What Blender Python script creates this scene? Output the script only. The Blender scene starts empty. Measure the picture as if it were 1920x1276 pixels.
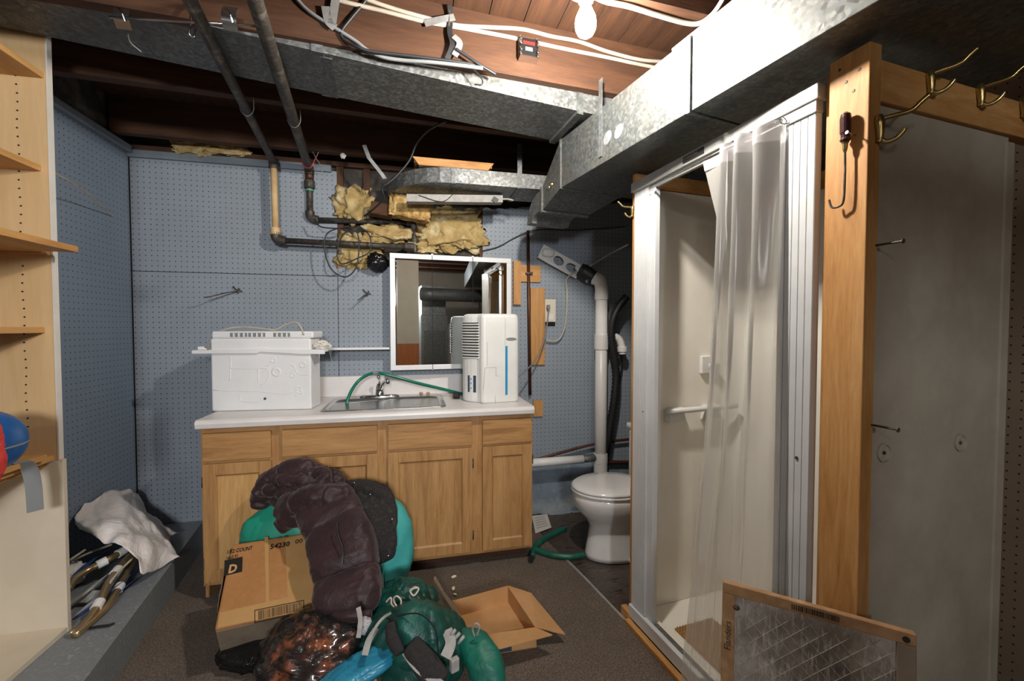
import bpy, bmesh, math, random
from mathutils import Vector, Matrix, noise
random.seed(7)
SC = bpy.context.scene
COL = SC.collection
V = Vector

# ---------------------------------------------------------------- camera
FPX, PCX, PCY, CAMH = 800.0, 960.0, 638.0, 1.34
YAW, TILT = math.radians(13.0), math.atan(23.0 / 800.0)
cd = bpy.data.cameras.new('camera'); cam = bpy.data.objects.new('camera', cd); COL.objects.link(cam)
cd.sensor_width = 36.0; cd.lens = FPX / 1920.0 * 36.0; cd.clip_start = 0.02; cd.clip_end = 100
cam.location = (0, 0, CAMH); cam.rotation_euler = (math.pi / 2 - TILT, 0, -YAW)
SC.camera = cam
# ---------------------------------------------------------------- world, light, exposure
wd = bpy.data.worlds.new('world'); SC.world = wd; wd.use_nodes = True
wd.node_tree.nodes['Background'].inputs[0].default_value = (0.75, 0.85, 1.0, 1)
wd.node_tree.nodes['Background'].inputs[1].default_value = 0.6
BULB = 680.0        # emission of the bare bulb over the sink
BULB_REAR = 140.0   # emission of the bulb behind the camera
WINDOW_W = 50.0     # daylight through the small basement window behind the camera
vs = SC.view_settings
vs.view_transform = 'Standard'; vs.look = 'None'; vs.gamma = 1.0; vs.exposure = 1.1
try: vs.use_curve_mapping = False
except Exception: pass

# ---------------------------------------------------------------- measuring helpers: a sight line meets a real plane of the room
_f = V((math.sin(YAW) * math.cos(TILT), math.cos(YAW) * math.cos(TILT), -math.sin(TILT)))
_r = V((math.cos(YAW), -math.sin(YAW), 0)); _u = _r.cross(_f)
EYE = V((0, 0, CAMH))
def ray(px, py): return _f + _r * ((px - PCX) / FPX) - _u * ((py - PCY) / FPX)
def atz(px, py, z): d = ray(px, py); return EYE + d * ((z - CAMH) / d.z)
def aty(px, py, y): d = ray(px, py); return EYE + d * (y / d.y)
def atx(px, py, x): d = ray(px, py); return EYE + d * (x / d.x)
def atd(px, py, d): return EYE + ray(px, py) * d
def pth(*pts): return [aty(*p) for p in pts]

def lin(h):
    h = h.lstrip('#'); o = []
    for i in (0, 2, 4):
        c = int(h[i:i + 2], 16) / 255.0
        o.append(c / 12.92 if c <= 0.04045 else ((c + 0.055) / 1.055) ** 2.4)
    return (o[0], o[1], o[2], 1.0)

# ---------------------------------------------------------------- materials
M = {}
def _new(name):
    m = bpy.data.materials.new(name); m.use_nodes = True
    nt = m.node_tree; M[name] = m
    return m, nt, nt.nodes['Principled BSDF']
def N(nt, t, **kw):
    n = nt.nodes.new(t)
    for k, v in kw.items(): setattr(n, k, v)
    return n
def mapped(nt, stretch, coord='Object', rot=(0, 0, 0)):
    tc = N(nt, 'ShaderNodeTexCoord'); mp = N(nt, 'ShaderNodeMapping')
    mp.inputs['Scale'].default_value = stretch; mp.inputs['Rotation'].default_value = rot
    nt.links.new(tc.outputs[coord], mp.inputs[0]); return mp.outputs[0]
def ramp(nt, fac, stops):
    r = N(nt, 'ShaderNodeValToRGB'); cr = r.color_ramp
    while len(cr.elements) < len(stops): cr.elements.new(0.5)
    for e, (p, c) in zip(cr.elements, stops): e.position = p; e.color = c if len(c) == 4 else (*c, 1)
    nt.links.new(fac, r.inputs[0]); return r.outputs[0]
def noisetex(nt, vec, scale, detail=5, rough=0.6, dist=0.0):
    n = N(nt, 'ShaderNodeTexNoise'); n.inputs['Scale'].default_value = scale; n.inputs['Detail'].default_value = detail
    n.inputs['Roughness'].default_value = rough; n.inputs['Distortion'].default_value = dist
    nt.links.new(vec, n.inputs['Vector']); return n.outputs['Fac']
def bumped(nt, b, h, strength=0.3, dist=0.01):
    n = N(nt, 'ShaderNodeBump'); n.inputs['Strength'].default_value = strength; n.inputs['Distance'].default_value = dist
    nt.links.new(h, n.inputs['Height']); nt.links.new(n.outputs[0], b.inputs['Normal'])
def mixc(nt, fac, a, b, mode='MIX'):
    n = N(nt, 'ShaderNodeMix', data_type='RGBA', blend_type=mode)
    for s, x in ((n.inputs[0], fac), (n.inputs[6], a), (n.inputs[7], b)):
        if isinstance(x, (int, float, tuple)): s.default_value = x
        else: nt.links.new(x, s)
    return n.outputs[2]
def mat(name, c1, c2=None, c3=None, scale=6, stretch=(1, 1, 1), rough=0.5, metal=0.0, bump=0.0, bdist=0.004, dist=0.0, detail=5,
        lo=0.35, hi=0.65, spec=0.5, coat=0.0, rot=(0, 0, 0), sheen=0.0, trans=0.0):
    m, nt, b = _new(name)
    b.inputs['Roughness'].default_value = rough; b.inputs['Metallic'].default_value = metal
    b.inputs['Specular IOR Level'].default_value = spec; b.inputs['Coat Weight'].default_value = coat
    b.inputs['Sheen Weight'].default_value = sheen; b.inputs['Transmission Weight'].default_value = trans
    b.inputs['Base Color'].default_value = lin(c1)
    if c2:
        v = mapped(nt, stretch, rot=rot); f = noisetex(nt, v, scale, detail, 0.6, dist)
        st = [(lo, lin(c1)), (hi, lin(c2))]
        if c3: st = [(lo, lin(c1)), ((lo + hi) / 2, lin(c2)), (hi, lin(c3))]
        nt.links.new(ramp(nt, f, st), b.inputs['Base Color'])
        if bump: bumped(nt, b, f, bump, bdist)
    return m
def wood(name, c1, c2, c3, axis='z', scale=5.0, rough=0.55, bump=0.12, knots=None, ringy=1.2):
    """board: long streaks along one axis, with a few dark knots if asked"""
    m, nt, b = _new(name)
    st = {'x': (0.10, 1, 1), 'y': (1, 0.10, 1), 'z': (1, 1, 0.10)}[axis]
    v = mapped(nt, st)
    g = noisetex(nt, v, scale * 3.2, 3, 0.55, ringy)
    fine = noisetex(nt, v, scale * 22, 4, 0.7, 0.2)
    col = ramp(nt, g, [(0.30, lin(c1)), (0.52, lin(c2)), (0.72, lin(c3))])
    col = mixc(nt, 0.35, col, ramp(nt, fine, [(0.3, lin(c3)), (0.7, lin(c1))]), 'MULTIPLY' if False else 'MIX')
    if knots:
        vk = mapped(nt, {'x': (0.5, 1, 1), 'y': (1, 0.5, 1), 'z': (1, 1, 0.5)}[axis])
        vo = N(nt, 'ShaderNodeTexVoronoi'); vo.inputs['Scale'].default_value = knots; nt.links.new(vk, vo.inputs['Vector'])
        kf = ramp(nt, vo.outputs['Distance'], [(0.05, (1, 1, 1)), (0.11, (0, 0, 0))])
        col = mixc(nt, kf, col, lin('#5a3214'))
    nt.links.new(col, b.inputs['Base Color']); b.inputs['Roughness'].default_value = rough
    bumped(nt, b, fine, bump, 0.003)
    return m
for ax in 'xyz':
    wood('oak_' + ax, '#c49763', '#b08350', '#8c6136', ax, 6, 0.45, 0.10)
    wood('pine_' + ax, '#d0a067', '#bd8749', '#9c6834', ax, 7, 0.6, 0.2, knots=6)
    wood('joist_' + ax, '#5b3a22', '#482b18', '#311d11', ax, 5, 0.8, 0.5)
wood('oak_pale', '#d9ae74', '#cda066', '#a9793f', 'z', 4.2, 0.42, 0.1, ringy=2.4)
wood('birch_z', '#dcbc8c', '#d3b081', '#c8a26f', 'z', 2.4, 0.5, 0.05)
wood('birch_y', '#d2a368', '#c08f52', '#a8743a', 'y', 3.5, 0.55, 0.08)
wood('door_wood', '#c2753c', '#b4662f', '#9c5426', 'z', 3.5, 0.5, 0.08)
mat('box_wall', '#d8cdba', '#ccc0ac', scale=3, rough=0.6)
def galv(name, base, lo, hi, scale=42, rough=0.42):
    m, nt, b = _new(name)
    v = mapped(nt, (1, 1, 1))
    vo = N(nt, 'ShaderNodeTexVoronoi'); vo.inputs['Scale'].default_value = scale; nt.links.new(v, vo.inputs['Vector'])
    sp = N(nt, 'ShaderNodeSeparateColor'); nt.links.new(vo.outputs['Color'], sp.inputs[0])
    dirt = noisetex(nt, v, 5.5, 7, 0.7)
    c = ramp(nt, sp.outputs[0], [(0.0, lin(lo)), (0.55, lin(base)), (1.0, lin(hi))])
    c = mixc(nt, ramp(nt, dirt, [(0.42, (0, 0, 0)), (0.75, (0.55, 0.55, 0.55))]), c, lin('#6f6a60'))
    nt.links.new(c, b.inputs['Base Color']); b.inputs['Metallic'].default_value = 0.55
    rr = N(nt, 'ShaderNodeMapRange'); rr.inputs[3].default_value = rough - 0.08; rr.inputs[4].default_value = rough + 0.2
    nt.links.new(sp.outputs[1], rr.inputs[0]); nt.links.new(rr.outputs[0], b.inputs['Roughness'])
    bumped(nt, b, dirt, 0.08, 0.004)
    return m
galv('galv', '#606464', '#54585a', '#747877', 90)
galv('galv_old', '#6f7374', '#616567', '#83878a', 80, 0.5)
galv('galv_small', '#747777', '#626565', '#94979a', 85, 0.4)
def pegboard(name, base, alt, axis, pitch=0.0302, dark='#20262c', faded='#a4b0bb'):
    m, nt, b = _new(name)
    tc = N(nt, 'ShaderNodeTexCoord'); sp = N(nt, 'ShaderNodeSeparateXYZ'); nt.links.new(tc.outputs['Object'], sp.inputs[0])
    def cell(sock):
        d = N(nt, 'ShaderNodeMath', operation='DIVIDE'); d.inputs[1].default_value = pitch; nt.links.new(sock, d.inputs[0])
        fr = N(nt, 'ShaderNodeMath', operation='FRACT'); nt.links.new(d.outputs[0], fr.inputs[0])
        s = N(nt, 'ShaderNodeMath', operation='SUBTRACT'); s.inputs[1].default_value = 0.5; nt.links.new(fr.outputs[0], s.inputs[0])
        p = N(nt, 'ShaderNodeMath', operation='POWER'); p.inputs[1].default_value = 2; 
        a = N(nt, 'ShaderNodeMath', operation='ABSOLUTE'); nt.links.new(s.outputs[0], a.inputs[0]); nt.links.new(a.outputs[0], p.inputs[0])
        return p.outputs[0]
    ad = N(nt, 'ShaderNodeMath', operation='ADD')
    nt.links.new(cell(sp.outputs[axis[0]]), ad.inputs[0]); nt.links.new(cell(sp.outputs[axis[1]]), ad.inputs[1])
    hole = N(nt, 'ShaderNodeMath', operation='LESS_THAN'); hole.inputs[1].default_value = 0.0105; nt.links.new(ad.outputs[0], hole.inputs[0])
    v = mapped(nt, (1, 1, 1)); n1 = noisetex(nt, v, 1.6, 5, 0.6); n2 = noisetex(nt, v, 30, 3, 0.7)
    c = ramp(nt, n1, [(0.35, lin(base)), (0.68, lin(alt))])
    c = mixc(nt, ramp(nt, n2, [(0.70, (0, 0, 0)), (0.78, (0.35, 0.35, 0.35))]), c, lin(faded))
    c = mixc(nt, hole.outputs[0], c, lin(dark))
    nt.links.new(c, b.inputs['Base Color']); b.inputs['Roughness'].default_value = 0.6
    return m
pegboard('peg_back', '#868f99', '#919aa5', (0, 2))
pegboard('peg_left', '#79889a', '#8291a2', (1, 2))
pegboard('peg_right', '#9a8672', '#8b7864', (1, 2))
mat('ledge_paint', '#8c9093', '#7c8184', '#a9adb0', scale=55, rough=0.6, lo=0.3, hi=0.78)
mat('strip_paint', '#7f8890', '#727b84', scale=8, rough=0.6)
mat('foundation', '#4a4540', '#37322e', '#5f5850', scale=6, rough=0.9, bump=0.5)
mat('wall_lower', '#8694a3', '#73808c', '#9aa0a3', scale=5, rough=0.75, bump=0.2)
mat('rear_wall', '#9a948a', '#8c867c', scale=3, rough=0.8)
mat('concrete', '#3a332e', '#55483f', '#1f1b19', scale=14, stretch=(1, 3.5, 1), rough=0.32, bump=0.3, lo=0.36, hi=0.64, rot=(0, 0, 0.5))
m, nt, b = _new('carpet')
v = mapped(nt, (1, 1, 1)); n1 = noisetex(nt, v, 150, 4, 0.75); n2 = noisetex(nt, v, 3, 4, 0.6)
c = ramp(nt, n1, [(0.32, lin('#463c34')), (0.5, lin('#6f6257')), (0.7, lin('#9c8d7f'))])
c = mixc(nt, ramp(nt, n2, [(0.4, (0, 0, 0)), (0.7, (0.4, 0.4, 0.4))]), c, lin('#4c423a'))
nt.links.new(c, b.inputs['Base Color']); b.inputs['Roughness'].default_value = 0.95; bumped(nt, b, n1, 0.9, 0.006)
mat('white_enamel', '#e9e9ea', '#e0e1e2', scale=4, rough=0.32)
mat('white_plastic', '#e4e4e2', '#dadad6', scale=5, rough=0.4)
mat('laminate', '#e6e2e0', '#d9d4d2', scale=3, rough=0.35)
mat('porcelain', '#e9e7e6', '#e2e0de', scale=3, rough=0.12, coat=0.4)
mat('fibreglass', '#f3efe6', '#ebe5d9', scale=2.2, rough=0.3)
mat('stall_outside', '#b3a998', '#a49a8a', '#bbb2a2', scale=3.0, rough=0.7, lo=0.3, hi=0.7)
mat('alu_white', '#d6d8da', '#cbced1', scale=6, rough=0.35)
mat('alu', '#c5c5c3', '#b4b4b2', scale=12, rough=0.38, metal=0.5)
mat('gold_alu', '#c6ae88', '#ad9670', scale=10, rough=0.3, metal=0.8)
mat('steel', '#b9b9b7', '#a3a3a1', scale=6, stretch=(1, 12, 1), rough=0.26, metal=0.95)
mat('chrome', '#d6d6d6', rough=0.1, metal=1.0)
mat('brass', '#c9b27a', '#a88f58', scale=20, rough=0.25, metal=0.9)
mat('mirror', '#dfe3e4', rough=0.015, metal=1.0)
mat('pvc', '#efeeed', '#e4e2e1', scale=5, rough=0.35)
mat('cream_pipe', '#d3b487', '#c09d6c', scale=12, rough=0.5)
mat('iron', '#55504b', '#39342f', '#6b645c', scale=22, rough=0.55, metal=0.35, bump=0.2)
mat('copper', '#6e4632', '#54352a', scale=16, rough=0.45, metal=0.6)
mat('rubber', '#26272a', '#1c1d1f', scale=10, rough=0.5)
mat('black_plastic', '#1b1c1e', rough=0.35)
mat('dark_void', '#12100f', rough=0.9)
mat('cable_white', '#bdb5a8', '#aaa295', scale=14, rough=0.5)
mat('cable_black', '#232427', rough=0.45)
mat('cable_grey', '#7f8284', rough=0.5)
mat('tape_silver', '#b9bbbc', '#96989a', scale=14, rough=0.3, metal=0.5)
mat('insul', '#c9b483', '#a58a55', '#ddd0a8', scale=9, rough=0.95, bump=0.9, bdist=0.02, lo=0.3, hi=0.7, detail=8)
mat('foam', '#d3b67c', '#b8955a', '#8d6a3c', scale=30, rough=0.95, bump=0.9, bdist=0.01)
mat('black_bag', '#0f0f11', '#1b1b1e', scale=9, rough=0.18, bump=0.6, bdist=0.01)
mat('hose_green', '#1d6a55', '#155343', scale=30, rough=0.35)
mat('hose_teal', '#10705a', rough=0.25)
mat('blue_stripe', '#1f8bc0', rough=0.4)
mat('panel_grey', '#3b4756', rough=0.3)
mat('card', '#b5824f', '#a87443', '#c08f5c', scale=7, rough=0.6, lo=0.3, hi=0.7)
mat('card_in', '#cd9f6e', '#c0915e', scale=7, rough=0.7)
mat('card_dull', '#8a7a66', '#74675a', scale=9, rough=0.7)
mat('ink', '#191614', rough=0.6)
mat('tape_clear', '#c29a66', '#b98f5b', scale=8, rough=0.12, coat=0.6)
mat('down_brown', '#3a2629', '#2c1c1f', scale=7, rough=0.5, sheen=0.15, spec=0.3)
mat('fleece', '#2d2a29', '#221f1f', '#3a3635', scale=60, rough=0.95, bump=0.6)
mat('teal_lit', '#4fb8b4', '#3fa5a2', scale=3, rough=0.55)  # teal fabric on its lit side, the light put into the colour
mat('teal_shaded', '#1c9a80', '#12876e', scale=3, rough=0.5)  # same teal fabric on its shaded side, the shade put into the colour
mat('pack_green', '#0e4f45', '#093f37', '#146357', scale=6, rough=0.45, bump=0.0, lo=0.3, hi=0.7)
mat('pack_bright', '#0f6a58', '#0c5a4a', scale=6, rough=0.5)
mat('strap_grey', '#a9a6a2', '#95928e', scale=30, rough=0.7)
mat('pad_black', '#1d1b1a', '#2a2726', scale=90, rough=0.85, bump=0.4)
mat('cord_pale', '#cbb9ae', rough=0.6)
mat('blue_bag', '#2f8fb0', '#1f7594', scale=7, rough=0.35, bump=0.3)
mat('blue_web', '#3d5fa8', '#2c4a8c', scale=60, rough=0.7)
mat('ball_blue', '#1360a8', '#0d4f92', scale=4, rough=0.35)
mat('red_cloth', '#d8433f', '#c23531', scale=12, rough=0.7)
mat('paper', '#d9d4cc', '#cfc9c0', scale=8, rough=0.7)
mat('bag_white', '#ece6e2', '#ded7d3', scale=5, rough=0.4)
mat('mat_straw', '#b58d58', '#97703f', scale=70, rough=0.95, bump=0.8)
mat('outlet', '#d8cfbd', rough=0.4)
mat('peanut', '#d9cfa8', rough=0.7)
mat('red_dot', '#c21f1c', rough=0.5)
mat('green_patina', '#3f9d84', '#8aa39b', scale=10, rough=0.5, metal=0.3)
mat('brown_rock', '#1a100b', '#2a160d', '#96502a', scale=17, rough=0.35, bump=0.8, bdist=0.01, lo=0.35, hi=0.62, coat=0.6)
mat('yarn', '#8f8b93', '#c9c6c9', '#5d5a63', scale=90, rough=.9, lo=.3, hi=.7)
mat('filter_frame', '#a8825c', '#96714c', '#b8936b', scale=12, rough=0.7)
mat('handle_dark', '#4a2a2c', '#33191b', scale=10, rough=0.25, coat=0.4)
mat('rail_white', '#e6e0d4', rough=0.3)
m, nt, b = _new('filter_mesh')
v = mapped(nt, (1, 1, 1)); n1 = noisetex(nt, mapped(nt, (1, 1, 0.12), rot=(0.0, 0.75, 0)), 95, 4, 0.7, 0.4); n2 = noisetex(nt, v, 9, 5, 0.6)
n3 = noisetex(nt, mapped(nt, (1, 1, 0.12), rot=(0.0, -0.75, 0)), 95, 4, 0.7, 0.4)
c = ramp(nt, n2, [(0.3, lin('#6f675f')), (0.5, lin('#958b80')), (0.7, lin('#c4bdb4'))])
mx = N(nt, 'ShaderNodeMath', operation='MAXIMUM'); nt.links.new(n1, mx.inputs[0]); nt.links.new(n3, mx.inputs[1])
c = mixc(nt, ramp(nt, mx.outputs[0], [(0.56, (0, 0, 0)), (0.70, (0.8, 0.8, 0.8))]), c, lin('#d6cfc6'))
nt.links.new(c, b.inputs['Base Color']); b.inputs['Roughness'].default_value = 0.8; bumped(nt, b, mx.outputs[0], 0.8, 0.01)
def cloth_relief(nm_, bs_, sc_=14):
    nt_ = M[nm_].node_tree; b_n = nt_.nodes['Principled BSDF']
    wv = noisetex(nt_, mapped(nt_, (1, 1, 1)), sc_, 3, .5, 1.4)
    ab = N(nt_, 'ShaderNodeMath', operation='PINGPONG'); ab.inputs[1].default_value = .09; nt_.links.new(wv, ab.inputs[0])
    bumped(nt_, b_n, ab.outputs[0], bs_, .06)
for nm_, bs_, sc_ in (('down_brown', .16, 9), ('pack_green', .16, 9), ('pack_bright', .14, 8), ('teal_lit', .10, 6), ('teal_shaded', .10, 6), ('blue_bag', .3, 9), ('bag_white', .25, 7), ('red_cloth', .3, 9), ('black_bag', .4, 10)):
    cloth_relief(nm_, bs_, sc_)
def clearfilm(name, col, alpha, rough=0.15, trl=0.35):
    """thin plastic film: part lets light straight through, part scatters, part shines"""
    m = bpy.data.materials.new(name); m.use_nodes = True; nt = m.node_tree; M[name] = m
    for n in list(nt.nodes):
        if n.type == 'BSDF_PRINCIPLED': nt.nodes.remove(n)
    out = [n for n in nt.nodes if n.type == 'OUTPUT_MATERIAL'][0]
    tr = N(nt, 'ShaderNodeBsdfTransparent'); di = N(nt, 'ShaderNodeBsdfDiffuse'); tl = N(nt, 'ShaderNodeBsdfTranslucent'); gl = N(nt, 'ShaderNodeBsdfGlossy')
    di.inputs[0].default_value = lin(col); tl.inputs[0].default_value = lin(col); gl.inputs['Roughness'].default_value = rough
    m1 = N(nt, 'ShaderNodeMixShader'); m1.inputs[0].default_value = trl; nt.links.new(di.outputs[0], m1.inputs[1]); nt.links.new(tl.outputs[0], m1.inputs[2])
    m2 = N(nt, 'ShaderNodeMixShader'); m2.inputs[0].default_value = alpha; nt.links.new(tr.outputs[0], m2.inputs[1]); nt.links.new(m1.outputs[0], m2.inputs[2])
    fr = N(nt, 'ShaderNodeFresnel'); fr.inputs[0].default_value = 1.45
    m3 = N(nt, 'ShaderNodeMixShader'); nt.links.new(fr.outputs[0], m3.inputs[0]); nt.links.new(m2.outputs[0], m3.inputs[1]); nt.links.new(gl.outputs[0], m3.inputs[2])
    nt.links.new(m3.outputs[0], out.inputs[0])
clearfilm('curtain', '#f4f3f0', 0.48, 0.2, 0.45)
clearfilm('curtain_hem', '#f0eef0', 0.8, 0.2, 0.4)
clearfilm('film', '#8f8f92', 0.06, 0.08, 0.3)
def emit(name, col, s):
    m = bpy.data.materials.new(name); m.use_nodes = True; nt = m.node_tree; M[name] = m
    b = nt.nodes['Principled BSDF']; b.inputs['Emission Color'].default_value = col; b.inputs['Emission Strength'].default_value = s
    b.inputs['Base Color'].default_value = (0.9, 0.9, 0.9, 1)
emit('bulb_glow', (1.0, 0.93, 0.83, 1), BULB)
emit('bulb_glow_rear', (1.0, 0.92, 0.82, 1), BULB_REAR)

# ---------------------------------------------------------------- mesh building
class MB:
    def __init__(s): s.v = []; s.f = []
    def add(s, vs, fs):
        o = len(s.v); s.v += [V(p) for p in vs]; s.f += [tuple(i + o for i in f) for f in fs]; return s
    def hexa(s, p):
        """8 corners: bottom ring 0-3 and top ring 4-7"""
        return s.add(p, [(3, 2, 1, 0), (4, 5, 6, 7), (0, 1, 5, 4), (1, 2, 6, 5), (2, 3, 7, 6), (3, 0, 4, 7)])
    def box(s, a, b):
        (x0, y0, z0), (x1, y1, z1) = a, b
        x0, x1 = sorted((x0, x1)); y0, y1 = sorted((y0, y1)); z0, z1 = sorted((z0, z1))
        return s.hexa([(x0, y0, z0), (x1, y0, z0), (x1, y1, z0), (x0, y1, z0), (x0, y0, z1), (x1, y0, z1), (x1, y1, z1), (x0, y1, z1)])
    def obox(s, o, ex, ey, ez):
        """box from corner o with edge vectors"""
        o, ex, ey, ez = V(o), V(ex), V(ey), V(ez)
        b = [o, o + ex, o + ex + ey, o + ey]
        return s.hexa(b + [p + ez for p in b])
    def cbox(s, c, size, R=None):
        c = V(c); R = R or Matrix.Identity(3)
        e = [R @ V(a) for a in ((size[0], 0, 0), (0, size[1], 0), (0, 0, size[2]))]
        return s.obox(c - (e[0] + e[1] + e[2]) / 2, *e)
    def prism(s, poly, ext):
        ext = V(ext); n = len(poly); p = [V(q) for q in poly]
        return s.add(p + [q + ext for q in p], [tuple(range(n))[::-1], tuple(range(n, 2 * n))] + [(i, (i + 1) % n, (i + 1) % n + n, i + n) for i in range(n)])
    def tube(s, pts, r, n=10, closed=False, flat=None, cap=True):
        pts = [V(p) for p in pts]; m = len(pts)
        rr = r if isinstance(r, (list, tuple)) else [r] * m
        tg = []
        for i in range(m):
            a = pts[(i - 1) % m] if (closed or i > 0) else pts[i]; b = pts[(i + 1) % m] if (closed or i < m - 1) else pts[i]
            t = (b - a); tg.append(t.normalized() if t.length > 1e-9 else V((0, 0, 1)))
        up = V((0, 0, 1)) if abs(tg[0].z) < 0.9 else V((1, 0, 0))
        u = tg[0].cross(up).normalized(); o = len(s.v)
        for i in range(m):
            if i:
                q = tg[i - 1].rotation_difference(tg[i]); u = q @ u
            u = (u - tg[i] * u.dot(tg[i])).normalized(); w = tg[i].cross(u)
            fu, fw = flat if flat else (1, 1)
            for k in range(n):
                a = 2 * math.pi * k / n
                s.v.append(pts[i] + u * (math.cos(a) * rr[i] * fu) + w * (math.sin(a) * rr[i] * fw))
        for i in range(m if closed else m - 1):
            j = (i + 1) % m
            for k in range(n):
                l = (k + 1) % n
                s.f.append((o + i * n + k, o + i * n + l, o + j * n + l, o + j * n + k))
        if cap and not closed:
            s.f.append(tuple(o + k for k in range(n))[::-1]); s.f.append(tuple(o + (m - 1) * n + k for k in range(n)))
        return s
    def lathe(s, prof, base, axis=(0, 0, 1), n=20, sx=1.0, sy=1.0, xdir=None):
        """prof: (radius, height) along axis"""
        ax = V(axis).normalized(); base = V(base)
        x = V(xdir).normalized() if xdir else ax.orthogonal().normalized()
        y = ax.cross(x); o = len(s.v)
        for r, h in prof:
            for k in range(n):
                a = 2 * math.pi * k / n
                s.v.append(base + ax * h + x * (math.cos(a) * r * sx) + y * (math.sin(a) * r * sy))
        for i in range(len(prof) - 1):
            for k in range(n):
                l = (k + 1) % n
                s.f.append((o + i * n + k, o + i * n + l, o + (i + 1) * n + l, o + (i + 1) * n + k))
        s.f.append(tuple(o + k for k in range(n))[::-1]); s.f.append(tuple(o + (len(prof) - 1) * n + k for k in range(n)))
        return s
    def grid(s, fn, nu, nv, wrap=False):
        o = len(s.v)
        for i in range(nu + 1):
            for j in range(nv + 1): s.v.append(V(fn(i / nu, j / nv)))
        for i in range(nu):
            for j in range(nv):
                a = o + i * (nv + 1) + j
                s.f.append((a, a + nv + 1, a + nv + 2, a + 1))
        return s
    def blob(s, c, rad, R=None, nz=0.0, sc=3.0, seed=0, nu=40, nv=24, p=1.0, floor=None, fn=None):
        """closed, lumpy superellipsoid"""
        c = V(c); R = R or Matrix.Identity(3); o = len(s.v)
        def q(t): return math.copysign(abs(t) ** p, t)
        off = V((seed * 7.13, seed * 3.7, seed * 1.9))
        for j in range(nv + 1):
            th = math.pi * j / nv
            for i in range(nu):
                ph = 2 * math.pi * i / nu
                d = V((q(math.sin(th)) * q(math.cos(ph)), q(math.sin(th)) * q(math.sin(ph)), q(math.cos(th))))
                k = 1.0
                if nz: k += nz * noise.fractal(d * sc + off, 0.9, 2.1, 4)
                if fn: k += fn(d)
                w = c + R @ V((d.x * rad[0] * k, d.y * rad[1] * k, d.z * rad[2] * k))
                if floor is not None and w.z < floor: w.z = floor + 0.002 * random.random()
                s.v.append(w)
        for j in range(nv):
            for i in range(nu):
                l = (i + 1) % nu
                s.f.append((o + j * nu + i, o + (j + 1) * nu + i, o + (j + 1) * nu + l, o + j * nu + l))
        return s
    def loft(s, rings, cap=True):
        o = len(s.v); n = len(rings[0]); m = len(rings)
        for r in rings: s.v += [V(p) for p in r]
        for i in range(m - 1):
            for k in range(n):
                l = (k + 1) % n
                s.f.append((o + i * n + k, o + i * n + l, o + (i + 1) * n + l, o + (i + 1) * n + k))
        if cap:
            s.f.append(tuple(o + k for k in range(n))[::-1]); s.f.append(tuple(o + (m - 1) * n + k for k in range(n)))
        return s

def spline(pts, n=8, closed=False):
    pts = [V(p) for p in pts]; out = []; m = len(pts)
    for i in range(m if closed else m - 1):
        g = (lambda k: pts[k % m]) if closed else (lambda k: pts[max(0, min(m - 1, k))])
        a, b, c, d = g(i - 1), g(i), g(i + 1), g(i + 2)
        for k in range(n):
            t = k / n
            out.append(0.5 * ((2 * b) + (c - a) * t + (2 * a - 5 * b + 4 * c - d) * t * t + (3 * b - a - 3 * c + d) * t ** 3))
    if not closed: out.append(pts[-1])
    return out

def link(name, mb, m, parent=None, smooth=False, bevel=0.0, base=None, solid=0.0, sub=0, kind=None, label=None):
    """one mesh object; vertices are given in room coordinates"""
    if parent is not None: org = V(parent.get('_o', (0, 0, 0)))
    elif base is not None: org = V(base)
    else:
        xs = [p.x for p in mb.v]; ys = [p.y for p in mb.v]; zs = [p.z for p in mb.v]
        org = V(((min(xs) + max(xs)) / 2, (min(ys) + max(ys)) / 2, min(zs)))
    me = bpy.data.meshes.new(name); me.from_pydata([p - org for p in mb.v], [], mb.f); me.update()
    bm = bmesh.new(); bm.from_mesh(me); bmesh.ops.recalc_face_normals(bm, faces=bm.faces); bm.to_mesh(me); bm.free()
    me.materials.append(M[m])
    o = bpy.data.objects.new(name, me); COL.objects.link(o)
    if parent is None: o.location = org
    else: o.parent = parent
    o['_o'] = tuple(org)
    if smooth:
        for p in me.polygons: p.use_smooth = True
    if solid:
        md = o.modifiers.new('thickness', 'SOLIDIFY'); md.thickness = solid; md.offset = 0
    if bevel:
        md = o.modifiers.new('edge', 'BEVEL'); md.width = bevel; md.segments = 2; md.limit_method = 'ANGLE'; md.angle_limit = 0.7
    if sub:
        md = o.modifiers.new('round', 'SUBSURF'); md.levels = sub; md.render_levels = sub
    if kind: o['kind'] = kind
    if label: o['label'] = label
    return o
def thing(name, label, cat, base, group=None):
    o = bpy.data.objects.new(name, None); COL.objects.link(o); o.location = V(base); o['_o'] = tuple(V(base))
    o.empty_display_size = 0.05
    o['label'] = label; o['category'] = cat
    if group: o['group'] = group
    return o
def tag(o, label, cat, group=None):
    o['label'] = label; o['category'] = cat
    if group: o['group'] = group
    return o
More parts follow.
